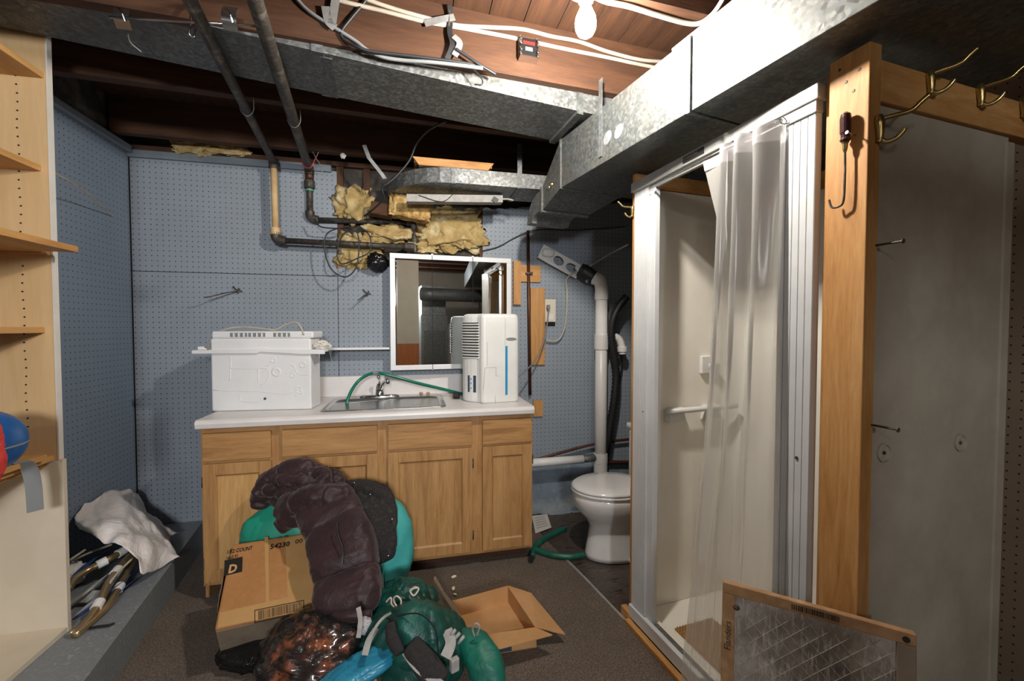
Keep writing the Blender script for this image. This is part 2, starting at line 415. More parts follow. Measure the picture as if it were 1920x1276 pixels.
def text(name, s, size, o, ex, ey, m, parent, bold=0.0, align='LEFT', xs=1.0):
    """flat printed lettering: origin o, reading along ex, upright along ey"""
    cu = bpy.data.curves.new(name, 'FONT'); cu.body = s; cu.size = size; cu.align_x = align; cu.offset = bold; cu.resolution_u = 2
    t = bpy.data.objects.new(name + '_tmp', cu); COL.objects.link(t)
    bpy.context.view_layer.update()
    me = bpy.data.meshes.new_from_object(t.evaluated_get(bpy.context.evaluated_depsgraph_get()))
    bpy.data.objects.remove(t); bpy.data.curves.remove(cu)
    ex, ey = V(ex).normalized(), V(ey).normalized(); o = V(o); org = V(parent['_o'])
    for p in me.vertices: p.co = o + ex * (p.co.x * xs) + ey * p.co.y - org
    me.materials.clear(); me.materials.append(M[m]); me.name = name
    ob = bpy.data.objects.new(name, me); COL.objects.link(ob); ob.parent = parent; ob['_o'] = tuple(org)
    return ob
def rotz(a): return Matrix.Rotation(a, 3, 'Z')
def copy_tree(o, parent=None):
    c = o.copy(); COL.objects.link(c)
    if parent is not None: c.parent = parent
    for ch in list(o.children): copy_tree(ch, c)
    return c

# ================================================================ the room
YB = 2.93; XL = -1.60; XR = 1.95; YF = -2.6; ZJ = 2.40; ZS = 2.60
def struct(name, mb, m, **k):
    o = link(name, mb, m, base=(0, 0, 0), **k); o['kind'] = 'structure'; return o
floor = struct('floor', MB().box((-1.8, YF - .1, -0.1), (2.1, 3.1, 0)), 'concrete')
wall_back = struct('wall_back', MB().box((-1.75, YB + .035, 0), (2.1, 3.1, ZS)), 'foundation')
def xb(px, py=600): return aty(px, py, YB).x
def zb(px, py): return aty(px, py, YB).z
zseam = zb(400, 512); ztop = zb(242, 291); x0, x1, x2 = XL, xb(632, 400), xb(905, 430)
for a, b_ in (((x0, zseam + .003), (x1, ztop)), ((x0, 0.0), (x1 - .002, zseam)), ((x1 + .001, 0.0), (x2 - .002, zb(700, 499)))):
    link('pegboard_panel', MB().box((a[0], YB, a[1]), (b_[0], YB + .006, b_[1])), 'peg_back', wall_back, bevel=.0012)
# the piece beyond the torn-out hole, with its ragged upper edge
rag = [(905, 470), (905, 392), (912, 388), (925, 393), (936, 390), (948, 392), (958, 389), (967, 391), (975, 388), (1180, 380)]
pl = [aty(x, y, YB) for x, y in rag]; pl = [V((max(p.x, x2), YB, p.z)) for p in pl]
pl = pl + [V((XR, YB, pl[-1].z)), V((XR, YB, .34)), V((x2, YB, .34))]
link('pegboard_panel', MB().prism(pl, (0, .006, 0)), 'peg_back', wall_back)
link('painted_base', MB().box((x2, YB - .012, 0), (XR, YB + .03, .34)), 'wall_lower', wall_back, bevel=.004)
link('base_rubble', MB().blob(aty(1045, 975, YB - .02) , (.10, .03, .03), nz=.4, sc=4, seed=3, floor=0).blob(aty(1085, 968, YB - .02), (.06, .025, .035), nz=.4, seed=5, floor=0), 'wall_lower', wall_back)
link('top_strip', MB().box((XL, YB - .022, ztop - .012), (x1 - .03, YB + .03, ztop + .03)), 'strip_paint', wall_back, bevel=.003)
link('corner_strip', MB().box((XL + .002, YB - .004, .17), (XL + .007, YB, ztop)), 'dark_void', wall_back)
for px in (640, 690, 905):   # studs seen through the hole
    link('stud', MB().box((xb(px) - .02, YB + .0065, 1.0), (xb(px) + .02, YB + .034, 2.38)), 'joist_z', wall_back)
link('sill_plate', MB().box((-1.6, YB - .005, 2.372), (XR, YB + .034, 2.40)), 'joist_x', wall_back)

wall_left = struct('wall_left', MB().box((XL - .15, YF, 0), (XL - .008, 3.1, ZS)), 'foundation')
link('pegboard_panel', MB().box((XL - .006, .9, .15), (XL, YB - .001, 2.35)), 'peg_left', wall_left, bevel=.001)
link('top_strip', MB().box((XL - .005, .9, 2.345), (XL + .035, YB - .025, 2.385)), 'strip_paint', wall_left, bevel=.004)
wall_right = struct('wall_right', MB().box((XR, YF, 0), (XR + .12, 3.1, ZS)), 'foundation')
link('pegboard_panel', MB().box((XR - .008, -.4, 0), (XR - .002, 1.6, 2.36)), 'peg_right', wall_right)
wall_front = struct('wall_front', MB().box((-1.8, YF - .12, 0), (-.35, YF, ZS)).box((.35, YF - .12, 0), (2.1, YF, ZS))
                    .box((-.35, YF - .12, 0), (.35, YF, 1.75)).box((-.35, YF - .12, 2.25), (.35, YF, ZS)), 'rear_wall')
win = struct('window_1', MB().box((-.35, YF - .09, 1.75), (.35, YF - .04, 1.79)).box((-.35, YF - .09, 2.21), (.35, YF - .04, 2.25))
             .box((-.35, YF - .09, 1.79), (-.31, YF - .04, 2.21)).box((.31, YF - .09, 1.79), (.35, YF - .04, 2.21))
             .box((-.015, YF - .09, 1.79), (.015, YF - .04, 2.21)).box((-.31, YF - .085, 1.985), (.31, YF - .045, 2.015)), 'white_enamel')
ld = bpy.data.lights.new('daylight', 'AREA'); ld.energy = WINDOW_W; ld.shape = 'RECTANGLE'; ld.size = .6; ld.size_y = .42; ld.color = (.96, .98, 1.0)
lo = bpy.data.objects.new('daylight', ld); COL.objects.link(lo); lo.location = (0, YF - .03, 2.0); lo.rotation_euler = (math.radians(80), 0, 0)

ceiling = struct('ceiling', MB().box((-1.8, YF - .1, ZS + .022), (2.1, 3.1, ZS + .05)), 'dark_void')
pm = MB().box((-.071, YF, ZS), (.071, 3.08, ZS + .02))
p0 = link('plank', pm, 'joist_y', ceiling); p0.location.x = -1.66
for i in range(1, 25):
    p = p0.copy(); COL.objects.link(p); p.location.x = -1.66 + i * .1455
JA = math.radians(3.5)
jd = V((math.cos(JA), math.sin(JA), 0)); jn = V((-math.sin(JA), math.cos(JA), 0))
def joist(y0, z0=ZJ, w=.046, a=None, x0=-1.59, x1=1.94):
    d = jd if a is None else V((math.cos(a), math.sin(a), 0)); n = V((-d.y, d.x, 0))
    o = V((0, y0, z0)) + d * x0 - n * w
    mb = MB(); k = 18; L = x1 - x0
    rings = []
    for i in range(k + 1):
        q = o + d * (L * i / k); j1, j2 = .003 * noise.noise(V((i * .9, y0 * 9, 0))), .003 * noise.noise(V((i * .9, y0 * 9, 5)))
        rings.append([q + V((0, 0, j1)), q + n * w + V((0, 0, j2)), q + n * w + V((0, 0, ZS - z0)), q + V((0, 0, ZS - z0))])
    mb.loft(rings); return link('joist', mb, 'joist_x', ceiling)
joist(1.275); joist(1.755, 2.375); joist(2.30)
joist(2.835, a=math.radians(1.2))
for y in (.75, .22, -.31, -.84, -1.37, -1.9, -2.4): joist(y, a=0)

# carpet, its worn edge and the raised ledge along the wall
ce = [atz(1012, 1000, 0), atz(1050, 1040, 0), atz(1095, 1085, 0), atz(1130, 1122, 0), atz(1172, 1166, 0)]
cp = [(p.x, p.y, .0005) for p in ce] + [(.95, 1.6, .0005), (1.02, .9, .0005), (1.94, .8, .0005), (1.94, YF + .01, .0005), (-1.59, YF + .01, .0005), (-1.59, 2.9, .0005), (ce[0].x - .05, 2.9, .0005)]
tag(link('carpet', MB().prism(cp, (0, 0, .007)), 'carpet', base=(0, 0, 0)), 'worn brown low pile carpet covering the basement floor', 'carpet')
sp = MB()
for a, b_ in zip(ce[1:-1], ce[2:]):
    d = (b_ - a); n = V((-d.y, d.x, 0)).normalized() * .012
    sp.obox(a + V((0, 0, .0076)) - n * .3, d, n, (0, 0, .003))
tag(link('carpet_edge_strip', sp, 'alu'), 'thin metal strip holding the carpet edge beside the toilet', 'edge strip')
LZ = .17
a, b_ = atz(372, 988, LZ), atz(157, 1276, LZ); d = (b_ - a) / (a.y - b_.y)
f1 = a - d * (YB - .004 - a.y) * 1.0; f1.y = YB - .004; f0 = a + d * (a.y + .6); 
lg = thing('raised_ledge', 'low grey painted ledge with speckled pegboard top along the blue wall', 'ledge', (-1.3, 1.4, 0))
link('ledge_top', MB().prism([(XL + .001, f1.y, LZ - .012), (f1.x, f1.y, LZ - .012), (f0.x, f0.y, LZ - .012), (XL + .001, f0.y, LZ - .012)], (0, 0, .012)), 'ledge_paint', lg, bevel=.002)
link('ledge_front', MB().hexa([(f0.x - .012, f0.y, .008), (f0.x - .001, f0.y, .008), (f1.x - .001, f1.y, .008), (f1.x - .012, f1.y, .008)] + [(f0.x - .012, f0.y, LZ - .012), (f0.x - .001, f0.y, LZ - .012), (f1.x - .001, f1.y, LZ - .012), (f1.x - .012, f1.y, LZ - .012)]), 'ledge_paint', lg)

# ================================================================ ducts
Z0, Z1 = 2.04, 2.278
DE = atz(1050, 353, Z0); DN = atz(1647, 0, Z0)
du = (DN - DE).normalized(); dv = V((-du.y, du.x, 0)); 
if dv.x < 0: dv = -dv
DW = .37
def dp(u, v, z): return V((DE.x, DE.y, 0)) + du * u + dv * v + V((0, 0, z))
def dbox(u0, u1, v0, v1, z0, z1): return [dp(u1, v0, z0), dp(u1, v1, z0), dp(u0, v1, z0), dp(u0, v0, z0), dp(u1, v0, z1), dp(u1, v1, z1), dp(u0, v1, z1), dp(u0, v0, z1)]
md = thing('main_duct', 'large galvanized rectangular main duct running above the shower stall', 'duct', dp(.5, .17, Z0))
qs = atz(1296, 207, Z0); us = (qs - DE).dot(du)
link('duct_section', MB().hexa(dbox(0, us - .003, 0, DW, Z0, Z1)), 'galv', md, bevel=.002)
link('duct_section', MB().hexa(dbox(us + .003, us + 1.55, -.002, DW + .002, Z0 - .002, Z1)), 'galv', md, bevel=.002)
link('duct_section', MB().hexa(dbox(us + 1.556, us + 2.9, 0, DW, Z0, Z1)), 'galv', md, bevel=.002)
link('seam_strip', MB().hexa(dbox(us - .018, us - .004, -.004, DW + .004, Z0 - .004, Z1 + .002)), 'galv_old', md)
link('seam_strip', MB().hexa(dbox(-.002, .012, -.004, DW + .004, Z0 - .004, Z1 + .002)), 'galv_old', md)
u3 = (atz(1127, 308, Z0) - DE).dot(du)
link('hanger_strap', MB().hexa(dbox(u3 - .012, u3 + .012, -.004, -.001, Z0 + .03, Z1 + .12)), 'galv_old', md)
for px, py in ((1139, 258), (1160, 246)):
    # round foil patches on the side of the duct
    t = (dp(0, 0, 0) - EYE).dot(dv) / ray(px, py).dot(dv); p = EYE + ray(px, py) * t
    link('patch', MB().lathe([(.024, 0), (.024, .0015)], p + dv * .0005, -dv, n=20, sy=1.2), 'tape_silver', md)
# reducing piece and boot at the far end
t0, t1 = -.24, -.40
link('duct_reducer', MB().hexa([dp(0, 0, Z0), dp(0, DW, Z0), dp(t0, DW - .06, 1.985), dp(t0, .02, 1.985), dp(0, 0, Z1), dp(0, DW, Z1), dp(t0, DW - .06, 2.105), dp(t0, .02, 2.105)]), 'galv', md, bevel=.002)
link('seam_strip', MB().hexa([dp(t0 + .02, .012, 1.98), dp(t0 + .02, DW - .05, 1.98), dp(t0, DW - .05, 1.98), dp(t0, .012, 1.98), dp(t0 + .02, .012, 2.118), dp(t0 + .02, DW - .05, 2.118), dp(t0, DW - .05, 2.11), dp(t0, .012, 2.11)]), 'galv_old', md)
bm_ = MB(); rings = []
for i in range(7):
    a = i / 6 * math.pi / 2; uu = t0 - .11 * math.sin(a); zz = 2.05 - .10 * (1 - math.cos(a)); 
    rings.append([dp(uu - .01, .02, zz - .055 * math.cos(a) - .0), dp(uu - .01, DW - .10, zz - .055 * math.cos(a)), dp(uu - .06 * math.sin(a) - .01, DW - .10, zz + .055 * math.cos(a)), dp(uu - .06 * math.sin(a) - .01, .02, zz + .055 * math.cos(a))])
bm_.loft(rings)
link('duct_boot', bm_, 'galv_old', md, smooth=False)
link('rivet', MB().lathe([(.012, 0), (.010, .004)], dp(-.10, -.001 + .008, 2.09), -dv, n=12), 'brass', md)
link('rivet', MB().lathe([(.010, 0), (.008, .004)], dp(-.13, -.001 + .011, 2.085), -dv, n=12), 'brass', md)

# cross duct: slopes up to the left between two joists
ca = atz(1110, 218, Z1 + .004); cb = atz(1047, 270, Z1 + .004)
xd = V((math.cos(math.radians(4.5)), math.sin(math.radians(4.5)), 0)); xn = V((-xd.y, xd.x, 0))
cw = (cb - ca).dot(xn); rise = .062
cl = thing('cross_duct', 'flat galvanized branch duct rising between the joists to the wall', 'duct', ca)
def cpnt(s, n, h): return ca + xd * s + xn * n + V((0, 0, h + (rise * -s if s < 0 else 0)))
def cseg(s0, s1, n0, n1, h0, h1): return [cpnt(s0, n0, h0), cpnt(s1, n0, h0), cpnt(s1, n1, h0), cpnt(s0, n1, h0), cpnt(s0, n0, h1), cpnt(s1, n0, h1), cpnt(s1, n1, h1), cpnt(s0, n1, h1)]
hx = .11
link('duct_section', MB().hexa(cseg(-1.12, .20, 0, cw, 0, hx)), 'galv_small', cl, bevel=.002)
link('duct_section', MB().hexa(cseg(-2.25, -1.125, 0, cw, 0, hx)), 'galv_old', cl, bevel=.002)
link('seam_strip', MB().hexa(cseg(-1.14, -1.10, -.004, cw + .004, -.004, hx)), 'galv_old', cl)
link('seam_strip', MB().hexa(cseg(-.075, -.045, -.004, cw + .004, -.004, hx)), 'galv', cl)

s_h = (atz(622, 170, 2.33) - ca).dot(xd)
link('hanger_strap', MB().hexa(cseg(s_h - .02, s_h + .02, .02, cw - .004, -.006, -.001)), 'galv', cl)
# flat duct hanging in front of the wall, curving away at its end
fz0, fz1 = 2.165, 2.25
fa = aty(1035, 345, 2.46); 
fl = thing('flat_duct', 'short flat galvanized duct curving toward the wall over the insulation', 'duct', (fa.x - .5, 2.6, fz0))
fy0 = 2.46; fy1 = 2.72; fx1 = fa.x; fx0 = aty(850, 330, 2.46).x
link('duct_section', MB().box((fx0 + .006, fy0, fz0), (fx1 + .03, fy1, fz1)), 'galv_small', fl, bevel=.002)
rings = []
xend = aty(722, 330, 2.60).x
for i in range(9):
    a = i / 8 * math.pi / 2
    rx = fx0 - xend
    # quarter turn: outer wall radius from near face, inner from far face
    o1 = V((fx0 - rx * math.sin(a), fy0 + (YB - .06 - fy0) * (1 - math.cos(a)), 0)); o2 = V((fx0 - (rx - (fy1 - fy0)) * math.sin(a), fy1 + (YB - .06 - fy1) * (1 - math.cos(a)), 0))
    rings.append([o1 + V((0, 0, fz0)), o2 + V((0, 0, fz0)), o2 + V((0, 0, fz1)), o1 + V((0, 0, fz1))])
link('curved_section', MB().loft(rings), 'galv_small', fl)
link('seam_strip', MB().box((fx0 - .012, fy0 - .004, fz0 - .004), (fx0 + .012, fy1, fz1 + .004)), 'galv', fl)
hs = aty(975, 330, 2.45).x
link('hanger_strap', MB().box((hs - .014, fy0 - .004, fz0 - .004), (hs + .014, fy0 - .001, ZJ + .02)).box((hs - .014, fy0 - .004, fz0 - .005), (hs + .014, fy1 + .004, fz0 - .001)), 'galv_old', fl)
# another duct beyond the shower
r0 = atz(1690, 118, 2.10)
tag(link('side_duct', MB().hexa(dbox(-.05, 1.5, DW + .02, .72, 2.06, 2.30)), 'galv', bevel=.002), 'galvanized duct high behind the coat hooks by the wall', 'duct')

# ================================================================ shower stall and its framing
SA = V((.968, 1.765, 0)); sang = math.radians(5.8)
su = V((math.sin(sang), -math.cos(sang), 0)); sv = V((math.cos(sang), math.sin(sang), 0))
def sp_(u, v, z): return SA + su * u + sv * v + V((0, 0, z))
def ub(px, py=640, v=0.0):
    """distance along the stall front at which a sight line crosses the plane v"""
    t = (SA + sv * v - EYE).dot(sv) / ray(px, py).dot(sv); return (EYE + ray(px, py) * t - SA).dot(su)
def zs(px, py, v=0.0):
    t = (SA + sv * v - EYE).dot(sv) / ray(px, py).dot(sv); return (EYE + ray(px, py) * t).z
def sbox(u0, u1, v0, v1, z0, z1): return [sp_(u1, v0, z0), sp_(u1, v1, z0), sp_(u0, v1, z0), sp_(u0, v0, z0), sp_(u1, v0, z1), sp_(u1, v1, z1), sp_(u0, v1, z1), sp_(u0, v0, z1)]
uJ0, uJ1, uP0, uP1, uN0, uN1 = ub(1192), ub(1228), ub(1462), ub(1528), ub(1548), ub(1622)
VD = .60                                  # stall depth
ZH = 1.985
st = thing('shower_stall', 'white fibreglass shower stall with cream walls behind the clear curtain', 'shower stall', sp_(.4, .3, 0))
link('base_tray', MB().hexa(sbox(uJ0 - .03, uN1 - .035, .055, VD, .012, .045)), 'fibreglass', st, bevel=.008)
link('threshold', MB().hexa(sbox(uJ0 - .03, uN1 - .04, .0, .055, .012, .07)), 'fibreglass', st, bevel=.008)
uf = ub(1192) + .0
link('side_wall', MB().hexa(sbox(uf - .02, uf + .0, .02, VD, .045, 1.965)), 'fibreglass', st, bevel=.004)
link('back_wall', MB().hexa(sbox(uf - .02, uN1 - .02, VD, VD + .02, .045, 1.90)), 'fibreglass', st, bevel=.004)
# rounded inner corner
rings = []
for i in range(7):
    a = i / 6 * math.pi / 2; rings.append([sp_(uf + .06 - .06 * math.cos(a) + 0, VD - .06 + .06 * math.sin(a), z) for z in (.045, 1.90)] + [sp_(uf - .005, VD + .005, 1.90), sp_(uf - .005, VD + .005, .045)])
link('corner_cove', MB().loft(rings), 'fibreglass', st, smooth=False)
xpan = []
nw0, nw1 = uN1 - .028, uN1 - .008
link('side_wall', MB().hexa(sbox(nw0, nw1, .04, VD, .012, 1.885)), 'stall_outside', st, bevel=.006, label='dull grey outer side wall of the stall')
link('wall_flange', MB().hexa(sbox(nw0 - .004, nw1 + .004, VD - .022, VD + .02, .012, 1.87)), 'stall_outside', st, bevel=.004)
for px, py in ((1655, 848), (1798, 829)):
    t = (sp_(nw1, 0, 0) - EYE).dot(su) / ray(px, py).dot(su); p = EYE + ray(px, py) * t
    dm = link('screw_cap', MB().lathe([(.024, 0), (.0235, .006), (.0205, .0075), (.0185, .003), (.003, .002)], p, su, n=24, sy=1.1), 'stall_outside', st, smooth=False)
    link('screw', MB().lathe([(.005, 0), (.0045, .003)], p + su * .002, su, n=10), 'iron', dm)
# soap dish and grab bar inside the stall
p = sp_(uf + .001, .30, 0)
t = (sp_(uf, 0, 0) - EYE).dot(su) / ray(1322, 680).dot(su); p = EYE + ray(1322, 680) * t
link('soap_dish', MB().prism([p + sv * -.035 + V((0, 0, -.05)), p + sv * .05 + V((0, 0, -.05)), p + sv * .05 + V((0, 0, .035)), p + sv * -.035 + V((0, 0, .035))], su * .02)
     .prism([p + su * .02 + V((0, 0, -.03)), p + su * .05 + V((0, 0, .0)), p + su * .02 + V((0, 0, .0))], sv * .05), 'white_plastic', st, bevel=.005)
p1 = sp_(uf, 0, 0); t = (p1 - EYE).dot(su) / ray(1242, 768).dot(su); p = EYE + ray(1242, 768) * t; vb0 = (p - SA).dot(sv); zb_ = p.z
gb = link('grab_bar', MB().tube([sp_(uf + .045, vb0 - .01, zb_), sp_(uf + .045, VD - .06, zb_ + .004)], .013, 12), 'white_plastic', st, smooth=True)
for vv in (vb0 + .05, VD - .2):
    link('bar_bracket', MB().prism([sp_(uf, vv - .04, zb_ - .06), sp_(uf, vv + .06, zb_ - .05), sp_(uf, vv + .05, zb_ + .012), sp_(uf, vv - .03, zb_ + .012)], su * .03), 'white_plastic', gb, bevel=.006)
# metal frame of the opening
fr = thing('shower_surround', 'white and silver metal frame around the shower opening', 'shower frame', sp_(.4, 0, 0))
def fluted(u0, u1, v, n, z0, z1):
    poly = []; dpth = .004
    for i in range(n):
        a, b__ = u0 + (u1 - u0) * i / n, u0 + (u1 - u0) * (i + 1) / n; w = (b__ - a)
        poly += [sp_(a, v, z0), sp_(a + w * .86, v, z0), sp_(a + w * .88, v + dpth, z0), sp_(a + w * .98, v + dpth, z0)]
    poly += [sp_(u1, v, z0), sp_(u1, v + .022, z0), sp_(u0, v + .022, z0)]
    return MB().prism(poly, (0, 0, z1 - z0))
um = ub(1217)
link('jamb', fluted(uJ0, um, -.012, 5, .09, ZH - .03), 'alu_white', fr)
link('jamb_lip', MB().hexa(sbox(um + .001, uJ1, -.004, .02, .075, ZH - .035)), 'alu_white', fr, bevel=.002)
link('jamb', fluted(uP0, uP1, -.012, 5, .07, ZH - .065), 'alu_white', fr)
link('jamb_corner', MB().hexa(sbox(uP0 + .01, uP1 + .004, -.018, .01, ZH - .075, ZH - .03)), 'alu', fr, bevel=.002)
link('header_rail', MB().hexa(sbox(uJ0 - .012, uP1 + .012, -.024, .012, ZH - .045, ZH - .004)), 'alu', fr, bevel=.003)
link('header_track', MB().hexa(sbox(uJ1, uP0, -.006, .008, ZH - .062, ZH - .046)), 'alu', fr, bevel=.002)
link('sill_rail', MB().hexa(sbox(uJ0 - .008, uP1 + .01, -.022, -.001, .03, .085)), 'alu_white', fr, bevel=.002)
link('sill_track', MB().hexa(sbox(uJ1, uP0, .0, .028, .0705, .076)), 'galv_old', fr)
for px, py, w in ((1205, 771, .003), (1493, 858, .005), (1474, 186, .006), (1219, 365, .003)):
    z = zs(px, py, -.014); u_ = ub(px, py, -.014)
    vv = -.0245 if py < 300 else -.0125
    link('screw', MB().lathe([(w, 0), (w * .8, .002)], sp_(u_, vv, z), -sv, n=10), 'iron', fr)
ul0, ul1 = ub(1281, 285, -.025), ub(1320, 268, -.025)
pb = link('maker_plate', MB().hexa(sbox(ul0, ul1, -.0262, -.0242, ZH - .036, ZH - .013)), 'ink', fr)
text('plate_lettering', 'DURASTALL', .0135, sp_(ul0 + .004, -.0268, ZH - .025), su, (0, 0, 1), 'strap_grey', pb)
# timber
fs = thing('corner_stud', 'pine stud at the toilet side of the shower with brass hook', 'stud', sp_(0, 0, 0))
link('stud_board', MB().hexa(sbox(-.006, uJ0 - .012, .0, .085, .002, 2.03)), 'pine_z', fs, bevel=.002)
link('bottom_plate', MB().hexa(sbox(-.03, .03, -.03, -.001, .0, .05)), 'pine_y', fs, bevel=.002)
link('red_mark', MB().lathe([(.008, 0), (.007, .0015)], sp_(.012, -.0005, zs(1178, 373)), -sv, n=10), 'red_dot', fs)
tag(link('floor_batten', MB().hexa(sbox(.032, uN1, -.05, -.024, .008, .028)), 'pine_y', bevel=.002), 'flat wooden batten along the floor under the shower rail', 'batten')
np_ = thing('post', 'knotty pine post at the near corner of the shower stall', 'post', sp_(uN0, 0, 0))
link('post_board', MB().hexa(sbox(uN0, uN1, -.006, .036, .002, 2.02)), 'pine_z', np_, bevel=.002)
link('inner_stud', MB().hexa(sbox(uP1 + .0125, uN0 - .001, .006, .09, .002, 2.0)), 'pine_z', np_, bevel=.002)
for px, py in ((1652, 454), (1645, 803)):
    z = zs(px, py); q = sp_(uN1, .03, z)
    link('nail', MB().tube([q - su * .005, q + su * .055 + sv * .002], .0028, 8).lathe([(.006, 0), (.006, .002)], q + su * .055, su, n=10), 'iron', np_)
for px, py in ((1574, 131), (1586, 154), (1611, 130), (1600, 170)):
    link('nail_hole', MB().lathe([(.004, 0), (.003, .001)], sp_(ub(px, py, -.007), -.0062, zs(px, py, -.007)), -sv, n=8), 'iron', np_)
tb = thing('top_beam', 'dusty pine beam with brass coat hooks above the grey stall wall', 'beam', sp_(uN1, .3, 1.88))
link('beam_board', MB().hexa(sbox(uN1 - .034, uN1 - .0005, .0365, .78, 1.887, 1.985)), 'pine_x', tb, bevel=.002)
link('beam_return', MB().hexa(sbox(.0, uN1 - .035, VD + .022, VD + .06, 1.90, 1.98)), 'pine_y', tb, bevel=.002)
link('beam_return', MB().hexa(sbox(.0, .034, .087, VD + .02, 1.968, 2.03)), 'pine_x', tb, bevel=.002)

# ================================================================ vanity: cabinet, worktop, sink, tap
CT = .90; CF = 2.345                      # worktop height, cabinet face
cL, cR = aty(378, 900, CF).x, aty(998, 900, CF).x
vc = thing('vanity_cabinet', 'long oak vanity cabinet with four drawer fronts under the sink', 'cabinet', ((cL + cR) / 2, CF + .25, 0))
cz0, cz1 = .075, CT - .042
def cx(px, py=900): return aty(px, py, CF).x
def cz(px, py): return aty(px, py, CF).z
link('side_panel', MB().box((cL, CF + .018, .008), (cL + .016, YB - .02, cz1)), 'oak_z', vc, bevel=.001)
link('side_panel', MB().box((cR - .016, CF + .018, cz0), (cR, YB - .02, cz1)), 'oak_z', vc, bevel=.001)
link('floor_panel', MB().box((cL + .016, CF + .018, cz0), (cR - .016, YB - .03, cz0 + .016)), 'oak_x', vc)
link('toe_kick', MB().box((cL + .03, CF + .07, .008), (cR - .02, CF + .085, cz0)), 'joist_x', vc)
# face frame
for a, b_ in ((cL, cx(392)), (cx(506), cx(534)), (cx(708), cx(731)), (cx(883), cx(907)), (cx(993), cR)):
    link('stile', MB().box((a, CF, cz0), (b_, CF + .018, cz1)), 'oak_z', vc, bevel=.001)
zr = cz(640, 848)
for a, b_ in ((cx(392), cx(506)), (cx(534), cx(708)), (cx(731), cx(883)), (cx(907), cx(993))):
    for z0_, z1_ in ((cz0, cz0 + .03), (zr - .022, zr + .022), (cz1 - .03, cz1)):
        link('rail', MB().box((a, CF, z0_), (b_, CF + .018, z1_)), 'oak_x', vc, bevel=.001)
fronts = ((383, 511), (531, 709), (728, 885), (904, 996))
ztopd, zbotd = cz(640, 799), cz(640, 848)
for i, (p, q) in enumerate(fronts):
    a, b_ = cx(p), cx(q)
    link('drawer_front', MB().prism([(a, CF, zbotd), (b_, CF, zbotd), (b_, CF, ztopd), (a, CF, ztopd)], (0, -.019, 0)), 'oak_x', vc, bevel=.004)
    da, db, dz0, dz1 = a, b_, cz0 + .022, zbotd - .014
    d = link('door', MB().box((da, CF - .019, dz0), (da + .055, CF - .0005, dz1)).box((db - .055, CF - .019, dz0), (db, CF - .0005, dz1))
             .box((da + .055, CF - .019, dz0), (db - .055, CF - .0005, dz0 + .055)).box((da + .055, CF - .019, dz1 - .055), (db - .055, CF - .0005, dz1)), 'oak_z', vc, bevel=.002)
    link('door_panel', MB().box((da + .05, CF - .011, dz0 + .05), (db - .05, CF - .004, dz1 - .05)), 'oak_pale' if i == 0 else 'oak_z', d)
    ln = MB(); w = .007
    pa = [(da + .055, dz0 + .055), (db - .055, dz0 + .055), (db - .055, dz1 - .055), (da + .055, dz1 - .055)]
    for k in range(4):
        (xa, za), (xb_, zb2) = pa[k], pa[(k + 1) % 4]
        mx_, mz_ = (da + db) / 2, (dz0 + dz1) / 2
        def inn(x, z): return (x + (w if x < mx_ else -w), z + (w if z < mz_ else -w))
        (xc, zc), (xe, ze) = inn(xb_, zb2), inn(xa, za)
        ln.add([(xa, CF - .019, za), (xb_, CF - .019, zb2), (xc, CF - .011, zc), (xe, CF - .011, ze)], [(0, 1, 2, 3)])
    link('panel_moulding', ln, 'oak_z', d)
    hx_ = da - .004 if i in (0, ) else (db + .004 if i in (2, 3) else da - .004)
    for zz in (dz0 + .09, dz1 - .09):
        link('hinge', MB().box((hx_ - .005, CF - .012, zz - .025), (hx_ + .005, CF - .0005, zz + .025)), 'iron', d, bevel=.002)
tL, tR = atz(371, 786, CT).x, atz(1006, 764, CT).x
tf = 2.312
ct = thing('countertop', 'white laminate worktop with backsplash on the oak cabinet', 'countertop', ((tL + tR) / 2, 2.6, CT))
sx0, sx1, sy0, sy1 = -.47, .165, 2.405, 2.83      # sink cut-out
top = MB()
for (xa, ya, xb_, yb_) in ((tL, tf, sx0, YB - .001), (sx1, tf, tR, YB - .001), (sx0, tf, sx1, sy0), (sx0, sy1, sx1, YB - .001)):
    top.box((xa, ya, CT - .022), (xb_, yb_, CT))
link('worktop', top, 'laminate', ct)
link('front_edge', MB().prism([(tL, tf, CT), (tL, tf - .012, CT - .006), (tL, tf - .015, CT - .018), (tL, tf - .010, CT - .041), (tL, tf + .025, CT - .041), (tL, tf + .025, CT - .0225), (tL, tf, CT - .0225)], (tR - tL, 0, 0)), 'laminate', ct, bevel=.003)
bz = aty(620, 706, YB - .02).z
link('backsplash', MB().box((tL + .02, YB - .022, CT), (tR - .03, YB - .002, bz)), 'laminate', ct, bevel=.004)
